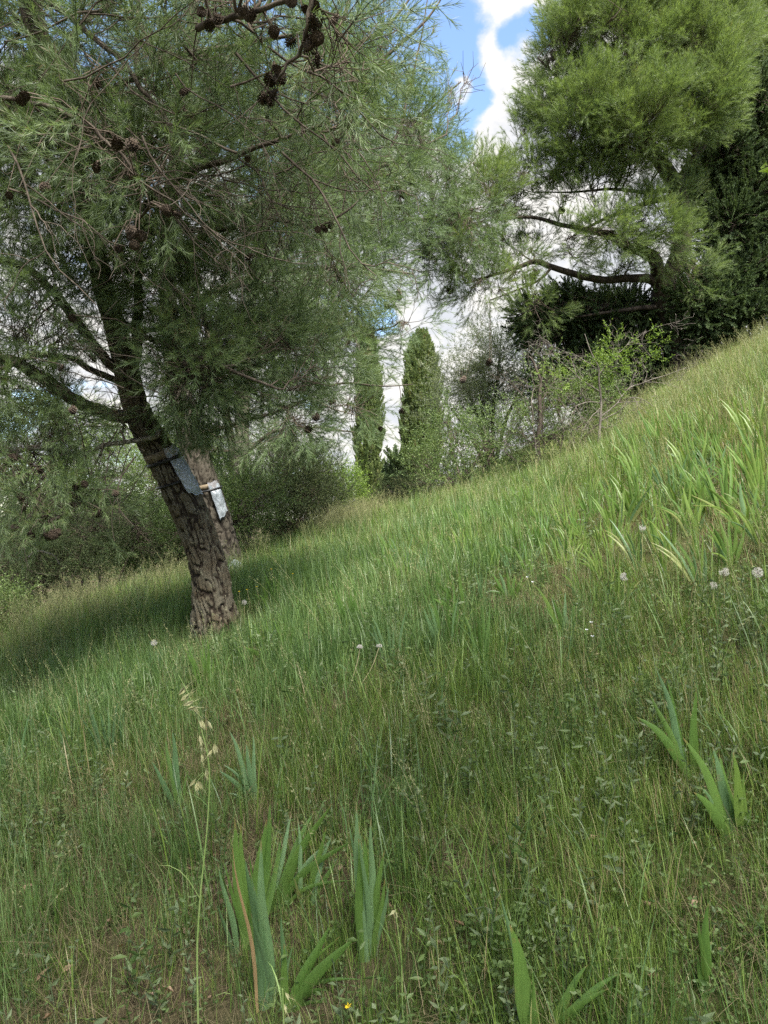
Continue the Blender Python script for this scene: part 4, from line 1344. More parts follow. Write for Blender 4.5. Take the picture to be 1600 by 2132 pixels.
# far trees beyond the pines, closing the view
def far_tree(label, u, d, blobs, temps, grp=None, sc=(1.6, 2.6), tint=None):
    shrub('far_tree', label, 'tree', on_ground(u, d), blobs, temps, rs, 0.10, None, grp, 3, scale=sc, node_r=0.9, bough_r=0.03, twr=0.01, tint_fn=tint)


far_tree('far grey-green tree seen under the pine boughs left of the twin trunks', 430, 30, [BL(420, 960, 30, 80, 80, 2, 220), BL(340, 930, 30, 70, 60, 2, 160), BL(480, 1010, 30, 60, 60, 1.5, 150)], T['shrub'])
far_tree('far green tree behind the wide dark shrub', 600, 32, [BL(590, 990, 32, 80, 70, 2, 220), BL(660, 1000, 32, 50, 60, 1.6, 150), BL(560, 930, 32, 60, 50, 1.5, 100)], T['shrub'], tint=lambda p, t: t + 0.15)
far_tree('far dark conifer between the two columnar cypresses', 830, 46, [BL(830, 985, 46, 16, 26, 1.5, 90), BL(815, 1010, 46, 26, 20, 1.5, 100), BL(848, 1020, 46, 30, 20, 1.5, 100)], T['juniper'], sc=(2, 3.2))
far_tree('far pale green trees on the skyline right of the broader cypress', 960, 44, [BL(960, 1000, 44, 60, 30, 2, 160), BL(1040, 980, 44, 60, 40, 2, 160)], T['shrub'])
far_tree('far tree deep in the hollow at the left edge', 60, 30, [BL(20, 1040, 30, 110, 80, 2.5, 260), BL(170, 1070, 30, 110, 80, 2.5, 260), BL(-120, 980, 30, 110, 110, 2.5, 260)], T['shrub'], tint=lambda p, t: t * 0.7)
far_tree('far tree closing the hollow behind the nearest trunk', 300, 28, [BL(300, 1100, 28, 110, 70, 2.5, 300), BL(160, 1160, 28, 130, 60, 2.5, 260), BL(20, 1170, 28, 110, 60, 2.5, 240)], T['shrub'], tint=lambda p, t: t * 0.25)  # low leaf tint stands in for the shade inside the hollow


# ================================================================== BARE SAPLINGS on the bank
def sapling(name, label, base, trunk, limbs, seed, mat, leaf_blobs=(), temps=None, lev=3):
    r = np.random.default_rng(seed)
    o = thing(name, base, label, 'sapling')
    c = limb(trunk, 26, 0.012, r)
    mb = MB()
    tube(mb, c[:, :3], c[:, 3], 8, True, 0.5)
    mb.build('trunk', mat, o, True)
    ls = build_limbs(o, limbs, mat, 'branch', 6, r, 0.012)
    tw = MB()

    def fork(L, level):
        k = len(L)
        for _ in range(int(r.integers(4, 8)) if level == 0 else int(r.integers(2, 5))):
            i = int(r.integers(k // 4, k))
            p = L[i, :3]
            t = unit(L[min(i + 1, k - 1), :3] - L[max(i - 1, 0), :3])
            d = unit(t * 0.7 + rand_dirs(r, 1)[0] * 0.9 + np.array([0, 0, 0.15]))
            ln = (0.42, 0.22, 0.12)[level] * r.uniform(0.5, 1.3)
            s = np.linspace(0, 1, 6)[:, None]
            pts = p + d * ln * s + rand_dirs(r, 1)[0] * ln * 0.22 * s * s + r.normal(size=(6, 3)) * 0.012 * s
            r0 = min(L[i, 3] * 0.7, (0.007, 0.0045, 0.003)[level])
            rad = np.linspace(r0, 0.0016, 6)
            tube(tw, pts, rad, 4, False, 0.5)
            if level < lev - 1:
                fork(np.hstack([pts, rad[:, None]]), level + 1)
    for L in ls:
        fork(L, 0)
    t = tw.build('twigs', mat, o)
    t['kind'] = 'stuff'
    if leaf_blobs:
        crown(o, leaf_blobs, [c] + ls, temps, r, name='foliage', twname='leafy_twigs', node_n=10, node_r=0.16, bough_r=0.004, scale=(0.45, 0.75), twr=0.0022, twmat=mat)
    return o


M['grey_twig'] = bark_mat('grey_sapling_bark', (0.07, 0.06, 0.05), (0.20, 0.18, 0.155), (0.15, 0.13, 0.11), 30, 0.4, False)
M['sapling_bark'] = bark_mat('dark_sapling_bark', (0.035, 0.028, 0.022), (0.11, 0.09, 0.075), (0.08, 0.065, 0.05), 30, 0.5, False)
D1 = 8.6
bs1 = ground_at(1242, 945)
D1 = bs1.y
sapling('bare_sapling', 'grey bare-twigged sapling with a few bright green leafy shoots on the bank', bs1,
        [(bs1 + Vector((0, 0, -0.1)), 0.0216)] + PL((1248, 915, D1, 0.0187), (1250, 880, D1, 0.0166), (1250, 830, D1, 0.0144), (1248, 790, D1, 0.0115), (1244, 760, D1, 0.0086), (1228, 725, D1, 0.0058), (1218, 695, D1, 0.0029)),
        [PL((1250, 868, D1, 0.0101), (1280, 845, D1 + .1, 0.0086), (1310, 810, D1 + .2, 0.0072), (1340, 795, D1 + .3, 0.0065), (1380, 783, D1 + .4, 0.0050), (1430, 765, D1 + .5, 0.0029)),
         PL((1252, 876, D1, 0.0086), (1290, 855, D1 - .1, 0.0072), (1320, 825, D1 - .2, 0.0058), (1370, 850, D1 - .3, 0.0036), (1400, 860, D1 - .3, 0.0022)),
         PL((1249, 838, D1, 0.0072), (1220, 838, D1 - .1, 0.0058), (1190, 850, D1 - .2, 0.0043), (1165, 880, D1 - .2, 0.0022)),
         PL((1249, 815, D1, 0.0072), (1210, 790, D1, 0.0058), (1175, 760, D1 + .1, 0.0043), (1140, 728, D1 + .1, 0.0022)),
         PL((1247, 780, D1, 0.0065), (1270, 750, D1 + .1, 0.0050), (1300, 725, D1 + .1, 0.0036), (1345, 690, D1 + .2, 0.0022)),
         PL((1246, 770, D1, 0.0058), (1210, 745, D1 - .1, 0.0043), (1175, 735, D1 - .1, 0.0029), (1135, 738, D1 - .2, 0.0014)),
         PL((1250, 850, D1, 0.0058), (1230, 870, D1 - .2, 0.0043), (1210, 900, D1 - .3, 0.0022)),
         PL((1252, 890, D1, 0.0058), (1270, 890, D1 - .1, 0.0036), (1285, 885, D1 - .1, 0.0022)),
         PL((1340, 795, D1 + .3, 0.0043), (1390, 800, D1 + .3, 0.0029), (1420, 812, D1 + .3, 0.0014))],
        21, M['grey_twig'], [BL(1300, 745, D1, 45, 40, .2, 34), BL(1345, 730, D1 + .1, 20, 24, .12, 12), BL(1275, 720, D1, 14, 22, .1, 9), BL(1200, 785, D1 - .1, 32, 18, .15, 14), BL(1295, 790, D1, 14, 26, .1, 9)], T['bright'])
bs2 = ground_at(1122, 985)
D2 = bs2.y
sapling('forked_sapling', 'dark upright sapling stem left of the bare grey sapling, wrapped by pale dead twigs', bs2,
        [(bs2 + Vector((0, 0, -0.1)), 0.05)] + PL((1120, 960, D2, 0.042), (1121, 920, D2, 0.034), (1123, 870, D2, 0.03), (1124, 810, D2, 0.024), (1120, 775, D2, 0.018), (1110, 752, D2, 0.014), (1102, 742, D2, 0.008)),
        [(PL((1118, 945, D2 - .06, 0.010), (1112, 900, D2 - .06, 0.009), (1107, 850, D2 - .05, 0.008), (1110, 815, D2, 0.007), (1128, 795, D2, 0.006), (1132, 760, D2, 0.003)), M['grey_twig']),
         (PL((1125, 975, D2 - .08, 0.010), (1120, 950, D2 - .1, 0.009), (1114, 930, D2 - .08, 0.008), (1124, 915, D2 - .05, 0.006)), M['grey_twig']),
         PL((1128, 975, D2, 0.015), (1133, 930, D2 + .05, 0.012), (1131, 880, D2 + .05, 0.010), (1134, 820, D2 + .1, 0.006)),
         PL((1120, 935, D2, 0.010), (1160, 905, D2 + .1, 0.007), (1200, 880, D2 + .2, 0.004)),
         PL((1115, 960, D2, 0.010), (1075, 960, D2 + .1, 0.007), (1050, 940, D2 + .1, 0.004)),
         PL((1124, 840, D2, 0.008), (1150, 800, D2 + .1, 0.006), (1165, 770, D2 + .2, 0.003)),
         PL((1122, 860, D2, 0.008), (1090, 820, D2 + .1, 0.006), (1060, 790, D2 + .1, 0.003))],
        22, M['sapling_bark'], [BL(1100, 880, D2 + .1, 60, 70, .3, 40), BL(1160, 880, D2 + .2, 40, 50, .3, 26), BL(1060, 930, D2 + .2, 40, 40, .3, 30)], T['shrub'])
# ================================================================== RESIN BAGS strapped to the two leaning trunks
def bag_mat():
    m, t, out = new_mat('silvery_plastic')
    tc = t.new('ShaderNodeTexCoord')
    mp = t.new('ShaderNodeMapping')
    mp.inputs['Scale'].default_value = (1, 1, 0.4)
    t.link(tc.outputs['Object'], mp.inputs[0])
    n = t.noise(mp.outputs[0], 26, 5, 0.6, 0.6)
    n2 = t.noise(mp.outputs[0], 9, 3, 0.5)
    col = t.mix(t.smooth(n2, 0.35, 0.65), c4((0.21, 0.24, 0.27)), c4((0.37, 0.41, 0.45)))
    bs = t.new('ShaderNodeBsdfPrincipled')
    t.link(col, bs.inputs['Base Color'])
    bs.inputs['Roughness'].default_value = 0.2
    bs.inputs['Specular IOR Level'].default_value = 0.7
    bp = t.new('ShaderNodeBump')
    bp.inputs['Strength'].default_value = 0.6
    bp.inputs['Distance'].default_value = 0.008
    t.link(n, bp.inputs['Height'])
    t.link(bp.outputs[0], bs.inputs['Normal'])
    tr = t.new('ShaderNodeBsdfTranslucent')
    t.link(col, tr.inputs['Color'])
    mx = t.new('ShaderNodeMixShader')
    mx.inputs[0].default_value = 0.25
    t.link(bs.outputs[0], mx.inputs[1])
    t.link(tr.outputs[0], mx.inputs[2])
    t.link(mx.outputs[0], out.inputs['Surface'])
    return m


M['bag'] = bag_mat()
M['strap'] = plain('black_strap', (0.012, 0.012, 0.013), 0.5, 0.4)
M['metal'] = plain('crumpled_foil', (0.36, 0.36, 0.38), 0.4, 0.5, (0.26, 0.24, 0.25), 40, 0.3, 0.4)
M['band'] = plain('tan_band', (0.20, 0.165, 0.115), 0.9, 0.1, (0.14, 0.11, 0.075), 18, 0, 0.3)


def ring_band(tr, z_c, half, rad_add, name, mat, parent, tilt=0.0, arc=(0, 2 * math.pi), thick=0.008, sides=72, bulge=None):
    """a strap wrapped round the trunk where it passes height z_c; arc in angle measured from the camera-facing side, + towards the right"""
    i = int(np.argmin(np.abs(tr[:, 2] - z_c)))
    c = tr[i, :3]
    t = unit(tr[min(i + 3, len(tr) - 1), :3] - tr[max(i - 3, 0), :3])
    e1 = np.array([0, -1.0, 0])
    e1 = unit(e1 - t * (e1 @ t))
    e2 = np.cross(t, e1)
    if e2[0] < 0:
        e2 = -e2
    rad = tr[i, 3] + rad_add
    th = np.linspace(arc[0], arc[1], sides)
    mb = MB()
    rows = []
    for (rr, hh) in ((rad, -half), (rad + thick, -half), (rad + thick, half), (rad, half)):
        off = t[None] * (hh + tilt * np.sin(th)[:, None])
        wob = 1 + 0.012 * np.sin(th * 7 + hh * 40)[:, None]
        if bulge is not None:
            wob = wob + bulge[1] / rad * np.exp(-((np.angle(np.exp(1j * (th - bulge[0])))[:, None]) / bulge[2]) ** 4)
        rows.append(c + (e1 * np.cos(th)[:, None] + e2 * np.sin(th)[:, None]) * rr * wob + off)
    V = np.stack(rows, 1)
    b = np.arange(sides - 1)[:, None] * 4
    q = [b + [[k, (k + 1) % 4, 4 + (k + 1) % 4, 4 + k]] for k in range(4)]
    mb.add(V.reshape(-1, 3), None, np.concatenate(q + [np.array([[0, 1, 2, 3], [4 * (sides - 1) + 3, 4 * (sides - 1) + 2, 4 * (sides - 1) + 1, 4 * (sides - 1)]])]))
    return mb.build(name, mat, parent), c, t, e1, e2, rad


def resin_bag(label, tr, z_top, width, length, ang, seed, second_strap=None, foil=True, tailcut=0.25):
    i = int(np.argmin(np.abs(tr[:, 2] - z_top)))
    root = thing('resin_bag', Vector(tr[i, :3]), label, 'plastic bag', 'resin collecting bags strapped to the pines')
    st, c, t, e1, e2, rad = ring_band(tr, z_top, 0.012, 0.010, 'strap', M['strap'], root, -0.015, bulge=(ang, 0.040, 0.62))
    ring_band(tr, z_top + 0.045, 0.028, 0.004, 'bark_band', M['band'], root, -0.015, (-2.2, 0.5), 0.006)
    if second_strap:
        ring_band(tr, z_top - second_strap, 0.009, 0.012, 'strap', M['strap'], root, -0.015)
    o = e1 * math.cos(ang) + e2 * math.sin(ang)          # outward, where the bag hangs
    s = np.cross(t, o)
    if s[0] < 0:
        s = -s
    down = unit(-t * 0.93 + np.array([0, 0, -1.0]) * 0.07)
    r = np.random.default_rng(seed)
    nu, nv = 19, 48
    mb = MB()
    for face in (0, 1):
        G = np.zeros((nv, nu, 3))
        for a in range(nv):
            f = a / (nv - 1)
            for b in range(nu):
                g = (b / (nu - 1) - 0.5)
                belly = math.sin(math.pi * min(1, 0.12 + f * 0.9)) ** 0.8
                w = width * (0.94 + 0.10 * math.sin(f * 3.1 + 0.4))
                puff = (0.034 * belly * smoothstep(0.05, 0.35, f) * (1 - (2 * g) ** 2) + 0.002) * (1 if face else -0.25)
                wr = 0.010 * (fbm(np.array([g * 7 + face * 7 + f * 3]), np.array([f * 11 - g * 4]), seed, 3)[0] - 0.5) * 2 * smoothstep(0.02, 0.25, f)
                cut = tailcut * width * (0.5 - g) * smoothstep(0.75, 1, f) - 0.01 * math.cos(g * 9) * smoothstep(0.8, 1, f)
                G[a, b] = c + o * (rad + 0.026 + puff + wr + 0.02 * f) + s * (g * w) + down * ((f * length - 0.045) - cut)
        idx = np.arange(nu * nv).reshape(nv, nu)
        q = np.stack([idx[:-1, :-1], idx[:-1, 1:], idx[1:, 1:], idx[1:, :-1]], -1).reshape(-1, 4)
        mb.add(G.reshape(-1, 3), None, q)
    mb.build('pouch', M['bag'], root, True)
    if foil:
        mb = MB()
        nu, nv = 11, 6
        G = np.zeros((nv, nu, 3))
        for a in range(nv):
            for b in range(nu):
                g = b / (nu - 1) - 0.5
                f = a / (nv - 1)
                G[a, b] = c + o * (rad + 0.034 + 0.004 * math.sin(g * 22) * (f) - 0.020 * (2 * g) ** 2) + s * g * width * 1.02 - down * (0.005 + 0.075 * f + 0.006 * math.sin(g * 9))
        idx = np.arange(nu * nv).reshape(nv, nu)
        q = np.stack([idx[:-1, :-1], idx[:-1, 1:], idx[1:, 1:], idx[1:, :-1]], -1).reshape(-1, 4)
        mb.add(G.reshape(-1, 3), None, q)
        mb.build('foil_flap', M['metal'], root, True)
    return root


zb1 = P(340, 960, 5.65).z
resin_bag('silvery plastic bag held by two black straps on the nearest leaning pine', tr1, zb1, 0.125, 0.40, 0.85, 3, 0.16, True, 0.5)
zb2 = P(415, 1022, 8.6).z
resin_bag('smaller silvery plastic bag with one dark strap on the second leaning pine', tr2, zb2, 0.135, 0.34, 0.75, 6, None, True, -0.5)

M['scrap'] = plain('pale_plastic', (0.30, 0.33, 0.35), 0.35, 0.5, (0.20, 0.23, 0.24), 14, 0, 0.5)
pg = on_ground(490, 8.4)
mbs = MB()
nu, nv = 12, 10
G = np.zeros((nv, nu, 3))
for a in range(nv):
    for b in range(nu):
        g, f = b / (nu - 1) - .5, a / (nv - 1)
        w = fbm(np.array([g * 4]), np.array([f * 4]), 3, 3)[0] - 0.5
        G[a, b] = (pg.x + g * 0.19 + 0.03 * w, pg.y + 0.06 * f + 0.05 * w, pg.z + 0.02 + 0.16 * f * (1 - 0.9 * g * g * 2) + 0.03 * w)
idx = np.arange(nu * nv).reshape(nv, nu)
mbs.add(G.reshape(-1, 3), None, np.stack([idx[:-1, :-1], idx[:-1, 1:], idx[1:, 1:], idx[1:, :-1]], -1).reshape(-1, 4))
so = mbs.build('plastic_scrap', M['scrap'], None, True, pg)
tag(so, 'crumpled pale plastic scrap lying in grass beside the second leaning trunk', 'plastic scrap')

# ================================================================== IRISES
def own_leaf(name, a, b, tipc, rough=0.42, transl=0.35):
    """leaf material of single plants: colour a to b per leaf, parallel veins, tip colour along the blade"""
    m, t, out = new_mat(name)
    oi = t.new('ShaderNodeObjectInfo')
    pv = attr(t, 'pv')
    tc = t.new('ShaderNodeTexCoord')
    mp = t.new('ShaderNodeMapping')
    mp.inputs['Scale'].default_value = (9, 9, 0.6)
    t.link(tc.outputs['Object'], mp.inputs[0])
    n = t.noise(mp.outputs[0], 30, 3, 0.6)
    col = t.mix(oi.outputs['Random'], c4(a), c4(b))
    col = t.mix(t.math('MULTIPLY', t.smooth(n, 0.35, 0.75), 0.35), col, c4([x * 1.5 for x in b]))
    col = t.mix(t.smooth(pv, 0.22, 0.0), col, c4([x * 1.35 + 0.02 for x in b]))
    spot = t.noise(tc.outputs['Object'], 14, 4, 0.7)
    col = t.mix(t.math('MULTIPLY', t.smooth(spot, 0.60, 0.70), 0.55), col, c4(tipc))
    col = t.mix(t.smooth(t.math('ADD', pv, t.math('MULTIPLY', oi.outputs['Random'], 0.06)), 0.95, 1.02), col, c4(tipc))
    bs = t.new('ShaderNodeBsdfPrincipled')
    t.link(col, bs.inputs['Base Color'])
    bs.inputs['Roughness'].default_value = rough
    bs.inputs['Specular IOR Level'].default_value = 0.4
    tr = t.new('ShaderNodeBsdfTranslucent')
    t.link(t.mix(1.0, col, c4((1.2, 1.25, 0.7)), 'MULTIPLY'), tr.inputs['Color'])
    mx = t.new('ShaderNodeMixShader')
    mx.inputs[0].default_value = transl
    t.link(bs.outputs[0], mx.inputs[1])
    t.link(tr.outputs[0], mx.inputs[2])
    t.link(mx.outputs[0], out.inputs['Surface'])
    return m


M['iris'] = own_leaf('iris_leaf', (0.065, 0.130, 0.028), (0.105, 0.180, 0.042), (0.20, 0.16, 0.06), 0.38, 0.45)
M['iris_blue'] = own_leaf('bluish_iris_leaf', (0.075, 0.140, 0.058), (0.115, 0.190, 0.085), (0.20, 0.17, 0.08))
M['iris_bright'] = own_leaf('sunny_iris_leaf', (0.095, 0.165, 0.034), (0.150, 0.222, 0.052), (0.25, 0.20, 0.09), 0.38, 0.48)
M['iris_dry'] = own_leaf('withered_iris_leaf', (0.24, 0.165, 0.085), (0.28, 0.19, 0.10), (0.30, 0.17, 0.08))
M['iris_yellow'] = own_leaf('yellowing_iris_leaf', (0.16, 0.20, 0.06), (0.21, 0.23, 0.085), (0.26, 0.19, 0.09))


def sword(mb, base, tip, width, nrm, sag=0.1, segs=8, fold=0.42):
    """one sword-shaped leaf with a raised midrib, from base to tip, broad face along nrm"""
    base, tip, nrm = np.array(base), np.array(tip), np.array(nrm, dtype=float)
    d = tip - base
    L = np.linalg.norm(d)
    h = np.array([d[0], d[1], 0])
    s = np.linspace(0, 1, segs + 1)
    # starts steeper than the chord, then arcs over
    pts = base + d * s[:, None] + (np.array([0, 0, 1.0]) * L * sag - h * sag * 0.5) * (np.sin(s * np.pi) * (1 - 0.25 * s))[:, None]
    ph = float(base[0] * 37 + tip[2] * 53)
    pts = pts + np.cross(unit(d), nrm)[None] * (0.012 * L * np.sin(s * 7 + ph))[:, None]
    t = unit(np.gradient(pts, axis=0))
    tw = nrm[None] + np.cross(unit(d), nrm)[None] * (0.5 * np.sin(ph) * s)[:, None]
    side = unit(np.cross(t, tw))
    n2 = np.cross(side, t)
    w = width * np.minimum(1, 0.60 + 1.2 * s) * np.clip(1 - s ** 2.0, 0, 1) ** 0.85 * 0.5
    w[-1] = 0.0005
    V = np.stack([pts - side * w[:, None], pts + n2 * (w * fold)[:, None], pts + side * w[:, None]], 1)
    b = np.arange(segs)[:, None] * 3
    q = np.concatenate([b + [[0, 1, 4, 3]], b + [[1, 2, 5, 4]]])
    mb.add(V.reshape(-1, 3), None, q, np.repeat(s, 3))


IRIS_W = 1.0


IRIS_PTS = []


def iris_explicit(label, base_uv, leaf_specs, d=None, group=None, seed=0, mat=None):
    """leaf_specs: (base offset u, tip u, tip v, width m, material key, depth shift of the tip)"""
    r = np.random.default_rng(seed)
    g = ground_at(*base_uv) if d is None else on_ground(base_uv[0], d)
    d = g.y
    IRIS_PTS.append((g.x, g.y))
    root = thing('iris', g, label, 'iris plant', group)
    extra = []
    for (du, tu, tv, w, mk, dd) in leaf_specs:
        if w > 0.02 and r.random() < 0.6:
            extra.append((du + r.uniform(-8, 8), tu + r.uniform(-34, 34), tv + r.uniform(15, 90), r.uniform(.010, .018), mk, dd + r.uniform(-.08, .08)))
    for (du, tu, tv, w, mk, dd) in list(leaf_specs) + extra:
        b = Vector((g.x + du / F * d, g.y + r.uniform(-0.015, 0.015), 0))
        b.z = Hs(b.x, b.y) - 0.02
        tip = P(tu, tv, d + dd)
        mb = MB()
        nrm = np.array([r.uniform(-0.35, 0.35), -1.0, r.uniform(-0.1, 0.3)])
        lean = abs(tip.x - b.x) / max(0.05, tip.z - b.z)
        sword(mb, b, tip, w * IRIS_W, nrm, min(0.2, 0.03 + 0.10 * lean))
        mb.build('leaf', M[mk], root, True)
    return root


iris_explicit('tall foreground iris with broad dark leaves, left of the one with a withered orange leaf', (515, 1985),
              [(-6, 486, 1705, .036, 'iris', 0), (4, 500, 1715, .030, 'iris', .03), (10, 552, 1705, .040, 'iris', .02), (16, 566, 1668, .034, 'iris', .06), (-18, 455, 1800, .02, 'iris_blue', 0),
               (-30, 452, 1880, .018, 'iris_blue', -.02), (22, 590, 1740, .030, 'iris', .08)], None, None, 1)
iris_explicit('foreground iris with pale bluish broad leaf and a withered orange leaf, bottom centre-left', (556, 2100),
              [(0, 514, 1785, .045, 'iris_blue', -.02), (8, 540, 1750, .034, 'iris_blue', .0), (-14, 486, 1766, .011, 'iris_dry', -.03), (12, 525, 1900, .030, 'iris_blue', -.04)], None, None, 2)
iris_explicit('low foreground iris whose long leaves arch out to the right', (600, 2110),
              [(-8, 588, 1905, .024, 'iris_blue', .0), (0, 690, 1925, .030, 'iris', .02), (8, 742, 1955, .034, 'iris', -.05), (-2, 590, 1965, .024, 'iris', -.02), (10, 680, 2060, .022, 'iris', -.08)], None, None, 3)
iris_explicit('dark iris fan just behind the large foreground iris, leaves slanting right', (572, 1900),
              [(0, 690, 1672, .036, 'iris', .05), (-8, 655, 1690, .030, 'iris', .08), (6, 735, 1752, .026, 'iris', .0), (-14, 610, 1695, .024, 'iris_blue', .1), (10, 690, 1745, .022, 'iris_blue', .1), (-20, 560, 1730, .028, 'iris', .02)], None, None, 4)
iris_explicit('small iris fan of dark leaves right of the slanting fan', (640, 1885),
              [(0, 680, 1720, .022, 'iris', 0), (5, 690, 1740, .020, 'iris_blue', .05), (-8, 620, 1700, .018, 'iris_blue', .05), (6, 705, 1790, .02, 'iris', 0), (-10, 612, 1830, .014, 'iris_yellow', -.05)], None, None, 5)
iris_explicit('upright foreground iris standing alone right of the big clump, near bottom centre', (766, 2000),
              [(-4, 738, 1668, .026, 'iris_blue', .0), (0, 757, 1740, .034, 'iris', .02), (4, 776, 1700, .028, 'iris_blue', .03), (8, 798, 1770, .026, 'iris', .0), (-10, 745, 1745, .028, 'iris', -.02), (10, 804, 1830, .022, 'iris', -.03), (14, 812, 1840, .016, 'iris_blue', -.04)], None, None, 6)
iris_explicit('bluish three-leaved iris to the left of the wild oat spikelets', (372, 1680),
              [(-6, 314, 1585, .024, 'iris_blue', -.03), (0, 344, 1535, .026, 'iris', .03), (4, 358, 1520, .034, 'iris_blue', 0), (8, 392, 1600, .012, 'iris', 0)], None, None, 7)
iris_explicit('bluish iris right of the wild oat spikelets with one leaf leaning left', (531, 1665),
              [(-4, 476, 1518, .024, 'iris_blue', .02), (0, 512, 1545, .026, 'iris_blue', .0), (4, 526, 1525, .020, 'iris_blue', .05), (-8, 455, 1605, .024, 'iris_blue', -.03), (6, 556, 1640, .016, 'iris', -.05)], None, None, 8)
iris_explicit('right foreground iris, upper fan, with one leaf leaning far left', (1440, 1625),
              [(0, 1326, 1493, .036, 'iris', -.02), (-6, 1368, 1390, .026, 'iris_blue', .05), (0, 1386, 1410, .026, 'iris', .06), (8, 1448, 1432, .040, 'iris', .02), (14, 1500, 1560, .022, 'iris', .0), (-10, 1352, 1440, .022, 'iris', .04)], None, None, 9)
iris_explicit('right foreground iris, lower fan, with a broad upright glossy leaf at its right', (1535, 1745),
              [(-10, 1424, 1535, .036, 'iris', .0), (-4, 1482, 1555, .034, 'iris_blue', .02), (2, 1496, 1570, .030, 'iris', .04), (10, 1527, 1566, .042, 'iris_bright', -.04), (16, 1562, 1680, .026, 'iris', -.02), (-16, 1444, 1650, .036, 'iris', -.05), (-12, 1460, 1640, .022, 'iris_blue', -.02)], None, None, 10)
iris_explicit('iris at the bottom edge with one very broad glossy leaf, right of centre', (1115, 2170),
              [(-4, 1062, 1925, .052, 'iris', -.02), (2, 1078, 1955, .034, 'iris', .0), (-14, 1045, 1860, .018, 'iris_blue', .05), (30, 1225, 2010, .022, 'iris', .0), (36, 1290, 2030, .022, 'iris', -.02), (22, 1270, 2060, .018, 'iris', -.06)], None, None, 11)
iris_explicit('slim iris shoot near the right bottom edge', (1468, 2080), [(0, 1474, 1880, .026, 'iris', 0), (4, 1480, 1960, .018, 'iris_blue', .02), (-6, 1452, 1985, .014, 'iris', 0)], None, None, 12)
iris_explicit('iris tuft in the mid meadow beside two spent dandelion heads', (738, 1420),
              [(0, 700, 1380, .022, 'iris_blue', 0), (4, 760, 1370, .02, 'iris_blue', .0), (-4, 718, 1360, .018, 'iris', .03), (6, 730, 1350, .016, 'iris', .05), (8, 775, 1385, .016, 'iris', 0)], None, None, 13)
iris_explicit('compact leafy iris fan on the worn dry patch below the bank', (1062, 1248),
              [(-6, 1022, 1192, .026, 'iris', -.02), (-3, 1038, 1188, .026, 'iris_blue', .0), (0, 1056, 1180, .024, 'iris', .02), (3, 1072, 1196, .026, 'iris', .0), (6, 1092, 1196, .026, 'iris', -.02), (8, 1100, 1205, .024, 'iris_bright', 0), (-8, 1030, 1215, .026, 'iris', -.05), (2, 1082, 1215, .024, 'iris', -.06)], None, None, 14)
iris_explicit('iris with one long pale leaf leaning left, below the compact fan on the dry patch', (1172, 1320),
              [(0, 1112, 1218, .026, 'iris_bright', -.02), (4, 1150, 1240, .026, 'iris', .02), (8, 1176, 1232, .024, 'iris_blue', .04), (12, 1200, 1250, .024, 'iris', 0), (16, 1215, 1262, .022, 'iris', -.04), (-4, 1135, 1262, .022, 'iris', -.04)], None, None, 15)
iris_explicit('iris at the top right of the bank with pale arching leaves', (1548, 1120),
              [(0, 1470, 1010, .030, 'iris_bright', -.05), (4, 1500, 1030, .03, 'iris_bright', .0), (8, 1540, 1000, .034, 'iris_blue', .02), (12, 1580, 1010, .034, 'iris', .02), (-6, 1440, 1032, .022, 'iris_yellow', -.08), (16, 1610, 1040, .03, 'iris_bright', 0), (-2, 1490, 1065, .026, 'iris', -.1), (6, 1560, 1045, .026, 'iris_bright', -.1)], None, None, 16)
iris_explicit('iris on the bank with dry pale leaves folded down, left of the arching one', (1440, 1115),
              [(0, 1362, 1050, .03, 'iris', -.02), (4, 1395, 1035, .03, 'iris', .04), (8, 1420, 1012, .032, 'iris_bright', .02), (-6, 1372, 1056, .018, 'iris_yellow', -.06), (12, 1460, 1040, .03, 'iris_bright', .0), (-2, 1408, 1060, .024, 'iris_bright', -.04), (14, 1470, 1068, .024, 'iris_blue', -.04)], None, None, 17)
iris_explicit('tall bright iris fan directly above the two dandelion clocks at the right', (1520, 1180),
              [(0, 1478, 1085, .03, 'iris', 0), (3, 1498, 1078, .03, 'iris_bright', .03), (6, 1516, 1066, .03, 'iris', .04), (9, 1534, 1090, .028, 'iris_bright', .0), (12, 1552, 1098, .026, 'iris', -.02), (-5, 1466, 1090, .026, 'iris_bright', -.04), (-8, 1486, 1120, .024, 'iris_blue', -.06)], None, None, 18)

# irises of the bank: copies of a few fans, leaf by leaf
def iris_template(seed, n, hgt):
    r = np.random.default_rng(seed)
    root = thing('iris', Vector((0, 0, 0)), None, None)
    az = r.uniform(-0.5, 0.5)
    ax = np.array([math.cos(az), math.sin(az), 0])
    lean0 = r.uniform(-0.6, -0.05)
    for k in range(n):
        f = (k + 0.5) / n * 2 - 1
        a = lean0 + f * 0.55 + r.uniform(-0.12, 0.12)
        L = hgt * r.uniform(0.65, 1.05) * (1 - 0.2 * abs(f))
        tip = ax * math.sin(a) * L + np.array([0, r.uniform(-.12, .12) * L, 0]) + np.array([0, 0, math.cos(a) * L])
        b = ax * f * 0.025 + np.array([0, r.uniform(-.015, .015), -0.02])
        mb = MB()
        sword(mb, b, tip, r.uniform(0.017, 0.026), np.array([r.uniform(-.6, .6), -1, 0.1]), min(0.22, 0.03 + 0.16 * abs(a)), 6)
        mk = ['iris_bright', 'iris_bright', 'iris', 'iris_blue', 'iris_bright', 'iris_yellow'][int(r.integers(0, 6 if r.random() < .25 else 5))]
        mb.build('leaf', M[mk], root, True)
    return root


iris_protos = [iris_template(200 + k, 6 + k % 4, 0.40 + 0.04 * (k % 3)) for k in range(6)]
proto_used = [False] * 6
ri = np.random.default_rng(55)


